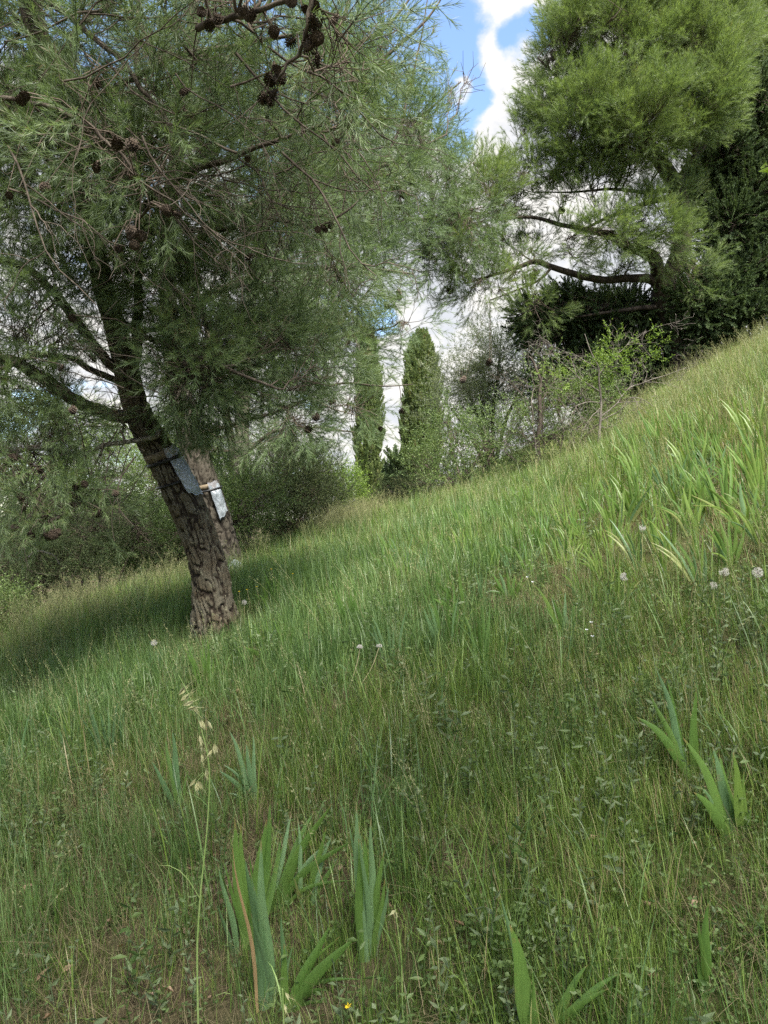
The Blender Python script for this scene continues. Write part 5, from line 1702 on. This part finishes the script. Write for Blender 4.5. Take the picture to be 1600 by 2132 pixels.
def copy_thing(o):
    c = o.copy()
    COL.objects.link(c)
    for ch in o.children:
        d = ch.copy()
        COL.objects.link(d)
        d.parent = c
    return c


def joined_iris(seed, n, hgt):
    r = np.random.default_rng(seed)
    mb = MB()
    lean0 = r.uniform(-0.5, 0.0)
    for k in range(n):
        f = (k + 0.5) / n * 2 - 1
        a = lean0 + f * 0.5 + r.uniform(-0.15, 0.15)
        L = hgt * r.uniform(0.6, 1.05)
        tip = np.array([math.sin(a) * L, r.uniform(-.2, .2) * L, math.cos(a) * L])
        sword(mb, np.array([f * 0.05, r.uniform(-.03, .03), -.02]), tip, r.uniform(.020, .030), np.array([r.uniform(-.7, .7), -1, .1]), min(.2, .03 + .15 * abs(a)), 4)
    return mb


far_iris = [joined_iris(300 + k, 6 + k % 4, 0.40).mesh('iris', M[('iris_bright', 'iris', 'iris', 'iris_bright', 'iris_blue', 'iris', 'iris', 'iris_bright')[k]]) for k in range(8)]

bank = []
# (u, v) of fans on the bank, by hand where the photo shows them, then filled in along the bank
near_spots = [(1215, 1130), (1250, 1140), (1300, 1110), (1330, 1190), (1250, 1205), (1290, 1225), (1365, 1150), (1400, 1165), (1460, 1240), (1450, 1180), (1225, 1180), (1195, 1100), (1240, 1075),
              (1290, 1270), (1180, 1160), (1370, 1080), (1170, 1060), (1560, 1075), (1592, 1150), (1330, 1050), (1280, 1040), (1595, 1090), (1210, 1250), (1385, 1210), (1345, 1120)]
for (u, v) in near_spots:
    bank.append((u, v, True))
tries = 0
while len(bank) < 190 and tries < 4000:
    tries += 1
    u = ri.uniform(960, 1600)
    u = ri.uniform(760, 1250) if ri.random() < 0.3 else u
    vt = np.interp(u, [960, 1100, 1200, 1300, 1400, 1600], [1075, 1000, 930, 900, 890, 880])
    vb = np.interp(u, [760, 960, 1100, 1200, 1400, 1600], [1215, 1210, 1210, 1200, 1120, 1060])
    v = ri.uniform(vt, vb)
    if all((u - a) ** 2 + (v - b) ** 2 > 13 ** 2 for a, b, _ in bank):
        bank.append((u, v, False))
for (u, v) in [(930, 1165), (890, 1180), (870, 1200), (960, 1185), (820, 1175)]:
    bank.append((u, v, False))
lab_near = 'iris fan of green sword leaves among other irises low on the sunny bank'
lab_far = 'small distant iris tuft amid grass higher up the sunny bank'
for (u, v, near) in bank:
    g = ground_at(u, v)
    if near:
        k = int(ri.integers(0, 6))
        o = iris_protos[k] if not proto_used[k] else copy_thing(iris_protos[k])
        proto_used[k] = True
        tag(o, lab_near, 'iris plant', 'irises in leaf low on the bank')
        sc = ri.uniform(0.6, 0.9) * (0.85 if u < 1300 else 1.0)
    else:
        o = bpy.data.objects.new('iris', far_iris[int(ri.integers(0, 8))])
        COL.objects.link(o)
        tag(o, lab_far, 'iris plant', 'irises higher on the bank')
        sc = ri.uniform(0.5, 1.1) * (1.0 if u > 1300 else 0.8)
    o.location = g
    o.rotation_euler = (0, 0, ri.uniform(-0.7, 0.7) + (math.pi if ri.random() < 0.12 else 0))
    o.scale = (sc, sc, sc)
for k in range(6):
    if not proto_used[k]:
        for ch in list(iris_protos[k].children):
            bpy.data.objects.remove(ch)
        bpy.data.objects.remove(iris_protos[k])
# irises scattered in the mid meadow
meadow = [(920, 1370), (935, 1362), (1005, 1395), (875, 1235), (845, 1245), (640, 1225), (575, 1265), (560, 1272), (1000, 1260), (905, 1285), (735, 1330), (560, 1390), (600, 1385), (225, 1590), (255, 1575), (145, 1590),
          (80, 1560), (815, 1395), (960, 1300), (690, 1275), (20, 1620), (430, 1450), (330, 1430)]
for (u, v) in meadow:
    g = ground_at(u, v)
    o = bpy.data.objects.new('iris', far_iris[[2, 4, 6, 2][int(ri.integers(0, 4))]])
    COL.objects.link(o)
    tag(o, 'slender iris tuft scattered in the shaded meadow grass', 'iris plant', 'irises scattered in the meadow')
    o.location = g
    o.rotation_euler = (0, 0, ri.uniform(-1.5, 1.5))
    sc = ri.uniform(0.8, 1.1)
    o.scale = (sc * 0.8, sc * 0.8, sc)

# ================================================================== DANDELION CLOCKS
M['fluff'] = plain('seed_fluff', (0.56, 0.54, 0.50), 0.9, 0.1, None, 20, 0, 0, 0.45)
M['core'] = plain('seed_core', (0.10, 0.075, 0.05), 0.9, 0.1)
M['stalk'] = plain('flower_stalk', (0.13, 0.16, 0.06), 0.6, 0.3, (0.20, 0.17, 0.09), 12)
M['stalk_dry'] = plain('dry_stalk', (0.30, 0.26, 0.15), 0.7, 0.2, (0.22, 0.20, 0.11), 12)


def clock_mesh(seed, rad, hemi=False):
    r = np.random.default_rng(seed)
    mb = MB()
    n = int(r.integers(70, 130))
    d = rand_dirs(r, n)
    if r.random() < 0.5:
        d = d[d @ rand_dirs(r, 1)[0] < 0.55]
        n = len(d)
    if hemi:
        d[:, 2] = np.abs(d[:, 2]) * 0.8 + 0.1
        d = unit(d)
    needles(mb, np.zeros((n, 3)), d, rad, 0.0012, 0.5, 0, r)
    # parachutes: four short rays at each tip
    for k in range(4):
        e = unit(d * 0.5 + rand_dirs(r, n))
        needles(mb, d * rad * 0.86, e, rad * 0.32, 0.0016, 0.5, 0, r)
    return mb


def dandelion(label, u, v, hgt, rad, seed, du=0.0, hemi=False, group=None, d=None):
    """the head is seen at (u, v); the stalk stands in the ground below it"""
    r = np.random.default_rng(seed)
    if d is None:
        # depth where a stalk of this height stands on the ground
        rr = ray(u, v)
        ds = np.arange(1.2, 14, 0.02)
        d = float(ds[int(np.argmin(np.abs((EYE + rr.z * ds) - H(rr.x * ds, ds) - hgt)))])
    head = P(u, v, d)
    bx = head.x + du
    base = Vector((bx, d, Hs(bx, d)))
    root = thing('dandelion', base, label, 'dandelion', group)
    L = limb([(base - Vector((0, 0, .02)), 0.003), (base * 0.5 + head * 0.5 + Vector((-du * 0.2, 0, 0.01)), 0.0026), (head, 0.0022)], 12)
    mb = MB()
    tube(mb, L[:, :3], L[:, 3], 6, True, 0.5)
    mb.build('stalk', M['stalk_dry'] if hemi else M['stalk'], root, True)
    rad *= 0.78
    m = clock_mesh(seed, rad, hemi)
    hb = MB()
    hb.add(np.concatenate(m.v) + np.array(head), np.concatenate(m.f3))
    hb.build('seed_head', M['fluff'], root)
    cb = MB()
    tube(cb, np.array([head - Vector((0, 0, rad * .22)), head, head + Vector((0, 0, rad * .18))]), [rad * .12, rad * .2, rad * .08], 6, True)
    cb.build('seed_core', M['core'], root, True)


dandelion('white dandelion clock on the right, left one of the close pair above bare soil', 1508, 1190, 0.20, 0.030, 1)
dandelion('white dandelion clock by the right edge, right one of the close pair', 1578, 1192, 0.20, 0.030, 2)
dandelion('fainter dandelion clock just below and left of the close pair', 1485, 1219, 0.14, 0.024, 3)
dandelion('dandelion clock in front of the iris leaves on the lower bank', 1300, 1201, 0.22, 0.027, 4)
dandelion('dandelion clock high among the bank irises', 1338, 1098, 0.26, 0.026, 5)
dandelion('white dandelion clock in the grass left of the nearest trunk base', 321, 1338, 0.20, 0.028, 7)
dandelion('pale dandelion clock in the left meadow, lower than the one by the trunk', 231, 1405, 0.22, 0.026, 8)
dandelion('dandelion clock just right of the nearest trunk base', 509, 1254, 0.24, 0.024, 9)
dandelion('spent dandelion head, left of the two on dry stalks mid-meadow', 750, 1349, 0.20, 0.022, 10, -0.07, True)
dandelion('spent dandelion head, right of the two, its dry stalk leaning right', 790, 1347, 0.20, 0.020, 11, -0.14, True)

# small white flowers mid-right
M['petal'] = plain('white_petals', (0.70, 0.70, 0.74), 0.6, 0.3, None, 20, 0, 0, 0.3)
M['petal_yellow'] = plain('yellow_petals', (0.75, 0.55, 0.03), 0.5, 0.3, None, 20, 0, 0, 0.3)


def flower(label, u, v, hgt, size, seed, mat, npet=5, group=None, cat='wildflower'):
    r = np.random.default_rng(seed)
    rr = ray(u, v)
    ds = np.arange(1.2, 14, 0.02)
    d = float(ds[int(np.argmin(np.abs((EYE + rr.z * ds) - H(rr.x * ds, ds) - hgt)))])
    head = P(u, v, d)
    base = Vector((head.x + r.uniform(-.02, .02), d, Hs(head.x, d)))
    root = thing('wildflower', base, label, cat, group)
    L = limb([(base - Vector((0, 0, .02)), 0.0018), (base.lerp(head, .5) + Vector((.01, 0, 0)), 0.0016), (head, 0.0012)], 9)
    mb = MB()
    tube(mb, L[:, :3], L[:, 3], 5, True)
    k = 5
    leaves(mb, L[1:6, :3], rand_dirs(r, k) * np.array([1, 1, .3]) + np.array([0, 0, .3]), 0.03, 0.009, 0.4, r)
    mb.build('stalk', M['stalk'], root)
    az = np.arange(npet) * 2 * np.pi / npet + r.random()
    dirs = unit(np.stack([np.cos(az), np.sin(az) - 0.25, np.full(npet, 0.45)], 1))
    pb = MB()
    leaves(pb, np.repeat(np.array([head]), npet, 0), dirs, size, size * 0.7, 0.5, r, 0.05)
    pb.build('petals', mat, root)


for k, (u, v) in enumerate([(1232, 1296), (1222, 1312), (1234, 1325), (1200, 1258), (1098, 1202), (1110, 1212)]):
    flower('tiny white wildflower at the edge of the worn dry patch', u, v, 0.16, 0.011, k, M['petal'], 5, 'tiny white wildflowers by the dry patch')
flower('single small yellow flower near the bottom edge, left of centre', 725, 2096, 0.13, 0.011, 31, M['petal_yellow'], 6)
for k, (u, v) in enumerate([(498, 1232), (515, 1228), (535, 1222), (475, 1215), (610, 1195), (566, 1185)]):
    flower('tiny yellow flower in the grass right of the nearest trunk', u, v, 0.22, 0.010, 40 + k, M['petal_yellow'], 5, 'tiny yellow flowers near the trunk')

# ================================================================== WILD OAT in the foreground
M['oat'] = plain('oat_husk', (0.46, 0.45, 0.26), 0.6, 0.2, (0.36, 0.36, 0.18), 60, 0, 0, 0.4)
M['oat_stem'] = plain('oat_stem', (0.12, 0.19, 0.05), 0.5, 0.3, (0.17, 0.22, 0.08), 8)


def wild_oat(label, base_ud, stem_uvd, spikes, seed, group=None):
    r = np.random.default_rng(seed)
    base = on_ground(*base_ud)
    root = thing('wild_oat', base, label, 'wild oat', group)
    pts = [(base - Vector((0, 0, .02)), 0.0019)] + [(P(u, v, d), 0.0016 - 0.0009 * k / len(stem_uvd)) for k, (u, v, d) in enumerate(stem_uvd)]
    L = limb(pts, 40)
    mb = MB()
    L[:, 3] = np.linspace(0.0022, 0.0007, 40)
    tube(mb, L[:, :3], L[:, 3], 6, True)
    # leaf blades along the stem
    for f in (5, 12):
        p = L[f, :3]
        a = r.uniform(0, 6.28)
        blades(mb, p[None], np.array([a]), 0.11, 0.005, 0.5, 0.3, 5, 1.6)
    mb.build('stem', M['oat_stem'], root)
    hs = MB()
    for (u, v, d, ang, ln) in spikes:
        p = np.array(P(u, v, d))
        a = nearest_on([L], p, 0.0)[:3]
        thin_tubes(hs, a[None], (a[None] + p[None]) / 2 + np.array([[0, 0, .012]]), p[None], 0.0006, 0.0005)
        dr = np.array([math.sin(ang), r.uniform(-.2, .2), math.cos(ang)])
        sp = MB()
        dirs = unit(np.array([dr, dr + np.array([.16, .1, .0]), dr + np.array([-.1, -.12, .05])]))
        leaves(sp, np.repeat(p[None], 3, 0), dirs, ln, ln * 0.30, 0.5, r, 0.3)
        needles(sp, np.repeat(p[None] + dr * ln * .6, 2, 0), unit(dirs[:2] + r.normal(size=(2, 3)) * .15), ln * 1.2, 0.0007, .5, 0.1, r)
        sp.build('spikelet', M['oat'], root)
    s = hs.build('pedicel', M['oat_stem'], root)


wild_oat('tall foreground wild oat with pale drooping husks in the left meadow', (430, 1.38),
         [(412, 2080, 1.38), (415, 1900, 1.38), (432, 1720, 1.38), (436, 1600, 1.38), (420, 1520, 1.38), (395, 1450, 1.38), (372, 1405, 1.38)],
         [(372, 1448, 1.38, .7, .025), (376, 1460, 1.38, .95, .024), (381, 1469, 1.37, 1.2, .023), (388, 1478, 1.37, 1.35, .023), (404, 1470, 1.37, 2.7, .018), (428, 1520, 1.38, -.5, .022), (432, 1500, 1.38, 2.8, .020), (416, 1530, 1.38, 2.9, .022), (418, 1550, 1.38, 2.95, .018),
          (446, 1548, 1.38, 3.0, .021), (442, 1560, 1.38, -2.6, .017), (420, 1570, 1.38, 3.1, .015), (408, 1620, 1.38, -2.6, .021), (412, 1625, 1.38, 2.7, .020), (410, 1628, 1.38, 3.1, .018), (430, 1600, 1.38, 3.0, .022)], 4)
wild_oat('short wild oat with two pale husks right of the standing-alone iris', (840, 1.75),
         [(836, 2000, 1.75), (828, 1930, 1.75), (822, 1885, 1.75)], [(826, 1893, 1.75, -2.3, .024), (822, 1893, 1.75, 2.9, .025)], 5)
wild_oat('wild oat stem with two husks at the bottom edge beside the arching iris', (600, 1.55),
         [(590, 2090, 1.55), (588, 2070, 1.55), (590, 2060, 1.55)], [(594, 2066, 1.55, 2.6, .018), (592, 2090, 1.55, 2.8, .02)], 6)
# ================================================================== GRASS, HERBS AND LITTER (nobody could count them)
def grass_tmpl(seed, mat, n, lo, hi, w, spread, curl, lean=0.35, segs=3):
    r = np.random.default_rng(seed)
    mb = MB()
    base = np.stack([r.normal(0, spread, n), r.normal(0, spread, n), np.full(n, -0.01)], 1)
    blades(mb, base, r.uniform(0, 6.283, n), r.uniform(lo, hi, n), w * r.uniform(0.6, 1.2, n), np.abs(r.normal(0, lean, n)), r.random(n), segs, curl * r.uniform(0.2, 1.4, n))
    return tmpl(mb, 'grass_clump', mat)


def straw_tmpl(seed, n, lo, hi, w):
    """dead thatch: blades lying down at all angles"""
    r = np.random.default_rng(seed)
    mb = MB()
    base = np.stack([r.normal(0, .06, n), r.normal(0, .06, n), r.uniform(0.0, 0.035, n)], 1)
    blades(mb, base, r.uniform(0, 6.283, n), r.uniform(lo, hi, n), w * r.uniform(0.6, 1.2, n), r.uniform(0.7, 1.6, n), r.random(n), 3, 0.3)
    return tmpl(mb, 'straw_clump', M['straw'])


def seed_tmpl(seed, n, lo, hi, head, mat_key='seed', dens=16):
    """tall stems with loose nodding seed heads"""
    r = np.random.default_rng(seed)
    mb = MB()
    for k in range(n):
        az = r.uniform(0, 6.283)
        hd = np.array([math.cos(az), math.sin(az), 0])
        L = r.uniform(lo, hi)
        s = np.linspace(0, 1, 6)[:, None]
        ln = r.uniform(0.1, 0.4)
        b = np.array([r.normal(0, .05), r.normal(0, .05), -0.01])
        pts = b + np.array([0, 0, L]) * (s - 0.18 * ln * s ** 3) + hd * L * ln * s ** 2
        tube(mb, pts, np.linspace(0.0014, 0.0006, 6), 3, False, r.random())
        m = dens
        f = 1 - r.random(m) * head
        i = f * 5
        i0 = np.minimum(i.astype(int), 4)
        p = pts[i0] + (pts[i0 + 1] - pts[i0]) * (i - i0)[:, None] + r.normal(0, .006, (m, 3))
        leaves(mb, p, unit(rand_dirs(r, m) * .7 + unit(pts[-1] - pts[-2])), r.uniform(.008, .016, m), .0035, r.random(m), r)
    return tmpl(mb, 'seed_stems', M[mat_key])


def weed_tmpl(seed, mat, hgt, nl, ll, lw, droop=0.0, tri=False):
    r = np.random.default_rng(seed)
    mb = MB()
    s = np.linspace(0, 1, 6)[:, None]
    a = r.uniform(0, 6.28)
    pts = np.array([0, 0, -0.01]) + np.array([0, 0, hgt]) * s + np.array([math.cos(a), math.sin(a), 0]) * hgt * 0.18 * s * s
    tube(mb, pts, np.linspace(0.0022, 0.001, 6), 4, False, 0.2)
    f = np.linspace(0.12, 1.0, nl)
    i = f * 5
    i0 = np.minimum(i.astype(int), 4)
    p = pts[i0] + (pts[i0 + 1] - pts[i0]) * (i - i0)[:, None]
    az = np.arange(nl) * 2.4 + r.random()
    el = r.uniform(0.1, 0.7, nl) - droop
    d = unit(np.stack([np.cos(az), np.sin(az), np.tan(el)], 1))
    leaves(mb, p, d, ll * r.uniform(.6, 1.15, nl) * (1.1 - 0.5 * f), lw * r.uniform(.7, 1.1, nl), r.random(nl), r, 0.25)
    return tmpl(mb, 'herb', mat)


def clover_tmpl(seed, mat, n, hgt, ll):
    r = np.random.default_rng(seed)
    mb = MB()
    for k in range(n):
        b = np.array([r.normal(0, .05), r.normal(0, .05), -0.005])
        t = b + np.array([r.normal(0, .02), r.normal(0, .02), hgt * r.uniform(.5, 1.2)])
        tube(mb, np.array([b, (b + t) / 2, t]), [.0009, .0008, .0007], 3, False, .2)
        a0 = r.uniform(0, 6.28)
        az = a0 + np.array([0, 2.09, 4.19])
        d = unit(np.stack([np.cos(az), np.sin(az), r.uniform(-.1, .4, 3)], 1))
        leaves(mb, np.repeat(t[None], 3, 0), d, ll * r.uniform(.7, 1.1), ll * .75, r.random(), r, .1)
    return tmpl(mb, 'clover', mat)


T['short'] = [grass_tmpl(401 + k, M['grass'], 24, 0.05, 0.15, 0.0032, 0.05, 0.9) for k in range(5)]
T['fine'] = [grass_tmpl(411 + k, M['grass'], 18, 0.10, 0.26, 0.0028, 0.045, 0.7, 0.25) for k in range(5)]
T['blue'] = [grass_tmpl(421 + k, M['grass_blue'], 18, 0.14, 0.32, 0.0050, 0.05, 0.7, 0.22) for k in range(5)]
T['tall'] = [grass_tmpl(431 + k, M['grass'], 11, 0.20, 0.42, 0.0058, 0.04, 1.0, 0.25, 4) for k in range(5)]
T['straw'] = [straw_tmpl(441 + k, 20, 0.05, 0.20, 0.0018) for k in range(5)]
T['arc'] = [grass_tmpl(491 + k, M['grass_blue'], 5, 0.22, 0.45, 0.0055, 0.03, 1.7, 0.35, 6) for k in range(5)]
T['seed'] = [seed_tmpl(451 + k, 6, 0.32, 0.58, 0.30) for k in range(5)]
T['weed'] = [weed_tmpl(461 + k, M['weed_grey'] if k < 3 else M['weed'], 0.14 + 0.05 * (k % 3), 9 + k % 3, 0.046, 0.013, 0.1) for k in range(6)]
T['herb'] = [weed_tmpl(471 + k, M['weed'], 0.05 + .02 * (k % 3), 8, 0.035, 0.018) for k in range(5)]
T['clover'] = [clover_tmpl(481 + k, M['weed'], 9, 0.06, 0.014) for k in range(4)]

rg = np.random.default_rng(900)


def field(n, ymin, ymax, power=1.0):
    """points over the ground ahead of the camera, thinning with distance"""
    uy = rg.random(n)
    e = 1 - power
    y = (ymin ** (1 + e) + uy * (ymax ** (1 + e) - ymin ** (1 + e))) ** (1 / (1 + e))
    x = (rg.random(n) * 2 - 1) * (0.56 * y + 0.7)
    return x, y


def lay(name, temps, x, y, keep, tint, scale, lean=0.25):
    k = rg.random(len(x)) < keep
    x, y = x[k], y[k]
    z = H(x, y)
    e = 0.05
    nx, ny = -(H(x + e, y) - z) / e, -(H(x, y + e) - z) / e
    n = len(x)
    nrm = np.stack([nx * lean, ny * lean, np.ones(n)], 1) + rg.normal(0, 0.10, (n, 3)) * [1, 1, 0]
    ti = np.clip((tint[k] if np.ndim(tint) else tint) + rg.normal(0, 0.16, n), 0, 1)
    sc = (scale[k] if np.ndim(scale) else scale) * rg.uniform(0.6, 1.35, n)
    # kept short round the foot of the nearest trunk
    sc = sc * (0.45 + 0.55 * smoothstep(0.25, 0.7, np.hypot(x - base1.x - 0.05, (y - base1.y + 0.15) * 0.8)))
    low = np.ones(n)
    for (ix, iy) in IRIS_PTS:
        low = np.minimum(low, 0.72 + 0.28 * smoothstep(0.06, 0.20, np.hypot(x - ix, (y - iy + 0.05) * 0.9)))
    sc = sc * low
    o = scatter(name, np.stack([x, y, z], 1), euler_from_dirs(nrm, rg.uniform(0, 6.283, n)), sc, ti, temps, rg)
    print(name, n)
    return o


def patches(x, y, s, seed, lo, hi):
    return smoothstep(lo, hi, fbm(np.asarray(x) * s + 50, np.asarray(y) * s + 50, seed, 4))


def masks(x, y):
    u = x / y                                # bearing, for the zones of the meadow
    bare = smoothstep(0.9, 0.2, np.hypot((x - 0.95) / 1.15, (y - 4.6) / 1.1)) * 0.8          # worn dry patch under the bank
    bare = np.maximum(bare, smoothstep(1, .3, np.hypot((x - 1.9) / .7, (y - 4.0) / .5)) * .7)
    bare = np.maximum(bare, smoothstep(1, .3, np.hypot((x + 1.0) / .6, (y - 2.0) / .4)) * .6)
    bare = np.maximum(bare, 0.75 * patches(x, y, 1.3, 61, .52, .66))
    bluez = smoothstep(3.2, 4.6, y) * smoothstep(1.6, 0.4, x) * smoothstep(-3.2, -1.2, x) * smoothstep(9, 7, y)
    bank = smoothstep(1.3, 2.6, x) * smoothstep(4.2, 5.6, y)
    irisz = smoothstep(0.9, 1.4, x) * smoothstep(4.0, 4.6, y) * smoothstep(7.2, 6.2, y)
    bare = np.maximum(bare, 0.45 * irisz)
    crest_l = smoothstep(-1.6, -3.0, x) * smoothstep(5.5, 7.5, y)
    return bare, bluez, bank, crest_l



T['tussock'] = [grass_tmpl(501 + k, M['grass_blue'], 48, 0.14, 0.36, 0.0032, 0.05, 0.6, 0.22, 4) for k in range(4)]
x, y = field(2000, 1.4, 10, 0.9)
lay('grass_tussocks', T['tussock'], x, y, 0.10 + 0.9 * patches(x, y, 1.1, 83, .50, .64), 0.30 + 0.5 * (patches(x, y, 2.5, 86, .4, .6) - .3), 0.9)


def near_thin(y, a):
    """the trodden foreground is thinner than the meadow behind"""
    return 1 - a * smoothstep(4.2, 2.6, y)


x, y = field(52000, 1.15, 16, 0.9)
bare, bluez, bank, crl = masks(x, y)
lay('short_grass', T['short'], x, y, (1 - 0.8 * bare) * (0.35 + 0.65 * patches(x, y, 2.2, 71, .35, .6)) * near_thin(y, .15), 0.44 + 0.26 * bank + 0.50 * (patches(x, y, .8, 72, .4, .6) - .5), 0.85 + 0.25 * smoothstep(4, 9, y))
x, y = field(40000, 1.15, 17, 0.9)
bare, bluez, bank, crl = masks(x, y)
lay('fine_grass', T['fine'], x, y, (1 - 0.9 * bare) * (0.18 + 0.82 * patches(x, y, 1.6, 73, .42, .62)) * near_thin(y, .35), 0.50 + 0.26 * bank + 0.15 * crl + 0.55 * (patches(x, y, .9, 74, .4, .6) - .5), 0.75 + 0.3 * smoothstep(4, 9, y))
x, y = field(34000, 2.2, 12, 0.8)
bare, bluez, bank, crl = masks(x, y)
lay('lush_grass', T['blue'], x, y, (1 - 0.95 * bare) * np.clip(bluez * 0.9 + 0.08, 0, 1) * (0.25 + .75 * patches(x, y, 1.5, 75, .40, .62)) * (1 - .7 * bank), 0.56 + 0.1 * crl + 0.4 * (patches(x, y, 1.1, 82, .4, .6) - .5), 0.75 + 0.1 * bluez)
x, y = field(26000, 1.4, 18, 0.8)
bare, bluez, bank, crl = masks(x, y)
behind = smoothstep(8.2, 9.4, y) * smoothstep(4.5, 1.5, x)
lay('tall_grass', T['tall'], x, y, (1 - 0.95 * bare) * (0.07 + 0.55 * bank * smoothstep(5.5, 7.5, y) + 0.15 * bank + 0.30 * crl + 0.35 * smoothstep(6.5, 8, y)) * (0.4 + .6 * patches(x, y, 1.8, 76, .4, .6)), 0.52 + 0.25 * bank, 0.80 - 0.35 * behind)
x, y = field(40000, 1.15, 16, 0.95)
bare, bluez, bank, crl = masks(x, y)
lay('dry_thatch', T['straw'], x, y, np.clip(0.28 + 0.6 * bare + 0.15 * bank, 0, 1) * (1 - .45 * smoothstep(3.2, 2.2, y)), 0.4, 0.9)
x, y = field(18000, 2.2, 20, 0.65)
bare, bluez, bank, crl = masks(x, y)
behind = smoothstep(8.2, 9.4, y) * smoothstep(4.5, 1.5, x)
lay('seeding_grass', T['seed'], x, y, np.clip((0.55 * crl + 0.14 * smoothstep(6.8, 8.2, y) + 0.30 * bank * smoothstep(6, 8, y) + 0.09) * (0.3 + .7 * patches(x, y, 1.1, 77, .38, .6)), 0, 1), 0.40 + 0.25 * crl, 0.85 - 0.4 * behind)
x, y = field(14000, 1.2, 9, 0.9)
bare, bluez, bank, crl = masks(x, y)
lay('leafy_weeds', T['weed'], x, y, (1 - 0.4 * bare) * (0.10 + 0.6 * patches(x, y, 1.2, 78, .44, .60)) * (1 - .6 * bank), 0.5, 0.85)
x, y = field(15000, 1.15, 8, 0.95)
bare, bluez, bank, crl = masks(x, y)
lay('low_herbs', T['herb'], x, y, (0.04 + 0.6 * patches(x, y, 1.5, 79, .48, .62)) * (0.55 + .45 * smoothstep(2, 3.5, y)), 0.5, 0.8)
x, y = field(520, 1.5, 6, 0.95)
lay('arching_grass', T['arc'], x, y, 0.25 + 0.75 * patches(x, y, .9, 81, .42, .6), 0.5, 0.9)
x, y = field(12000, 1.15, 7, 0.95)
lay('clover', T['clover'], x, y, 0.03 + 0.45 * patches(x, y, 1.3, 80, .50, .64), 0.40, 0.9)
# dry pale grass along the path that runs on between the cypresses, and rough grass behind the crest
n = 2200
yy = rg.uniform(9.5, 30, n)
xx = yy * -0.045 + rg.normal(0, 0.026, n) * yy
lay('path_straw', [T['seed'][0], T['seed'][1], T['straw'][0]], xx, yy, np.ones(n), 0.6, 0.8)
n = 5000
yy = rg.uniform(9, 34, n)
xx = rg.uniform(-.5, .55, n) * yy
lay('far_grass', T['fine'], xx, yy, np.ones(n), 0.55, 1.3)

# larger-leaved weeds and fallen leaves close to the camera
T['bigweed'] = [weed_tmpl(521 + k, M['weed_grey'] if k % 2 else M['weed'], 0.18 + 0.05 * (k % 3), 9 + k % 4, 0.085, 0.020, 0.15) for k in range(5)]
x, y = field(420, 1.4, 5.5, 0.95)
lay('broad_leaved_weeds', T['bigweed'], x, y, 0.25 + 0.6 * patches(x, y, 1.0, 84, .45, .6), 0.3, 0.75)
M['litter'] = leafy('fallen_leaf', (0.16, 0.10, 0.06), (0.34, 0.24, 0.17), None, 0.25, 0.7, 0.2)


def litter_tmpl(seed):
    r = np.random.default_rng(seed)
    mb = MB()
    leaves(mb, np.array([[0, 0, 0.03]]), unit(np.array([[1, 0, r.uniform(-.2, .4)]])), r.uniform(.025, .045), r.uniform(.012, .022), r.random(), r, 0.35)
    return tmpl(mb, 'fallen_leaf', M['litter'])


x, y = field(800, 1.3, 7, 0.9)
lay('fallen_leaves', [litter_tmpl(541 + k) for k in range(5)], x, y, 0.2 + 0.8 * patches(x, y, 1.2, 85, .45, .6), 0.5, 1.0)

# ================================================================== BROADLEAF SAPLING just outside the right edge, one leafy tip in view
rb = np.random.default_rng(41)
bb = on_ground(1900, 2.6)
bl_root = thing('broadleaf_sapling', bb, 'bright yellow-green leafy twig tip poking in at the right edge beside the dark cypress', 'sapling')
mb = MB()
st = limb([(bb - Vector((0, 0, .05)), 0.014)] + PL((1905, 900, 2.6, 0.012), (1890, 500, 2.6, 0.009), (1870, 250, 2.6, 0.005)), 24, 0.01, rb)
tube(mb, st[:, :3], st[:, 3], 7, True)
mb.build('stem', M['branch'], bl_root, True)
tips = [limb(PL((1895, 560, 2.6, 0.006), (1760, 420, 2.6, 0.004), (1650, 360, 2.6, 0.0025), (1592, 345, 2.6, 0.0012)), 16, 0.004, rb),
        limb(PL((1885, 450, 2.6, 0.006), (1800, 300, 2.55, 0.004), (1720, 240, 2.5, 0.002)), 16, 0.004, rb),
        limb(PL((1895, 600, 2.6, 0.006), (1980, 480, 2.6, 0.004), (2060, 420, 2.6, 0.002)), 16, 0.004, rb)]
mb = MB()
lf = MB()
for L in tips:
    tube(mb, L[:, :3], L[:, 3], 5, True)
    n = 26
    i = rb.integers(5, 16, n)
    leaves(lf, L[i, :3] + rb.normal(0, .008, (n, 3)), unit(rand_dirs(rb, n) + np.array([-.5, 0, -.2])), rb.uniform(.03, .055, n), .028, rb.random(n), rb, .2)
mb.build('branch', M['branch'], bl_root, True)
M['leaf_lime'] = own_leaf('lime_leaves', (0.20, 0.30, 0.03), (0.24, 0.34, 0.04), (0.24, 0.34, 0.04), 0.4, 0.5)
fo = lf.build('foliage', M['leaf_lime'], bl_root)
fo['kind'] = 'stuff'
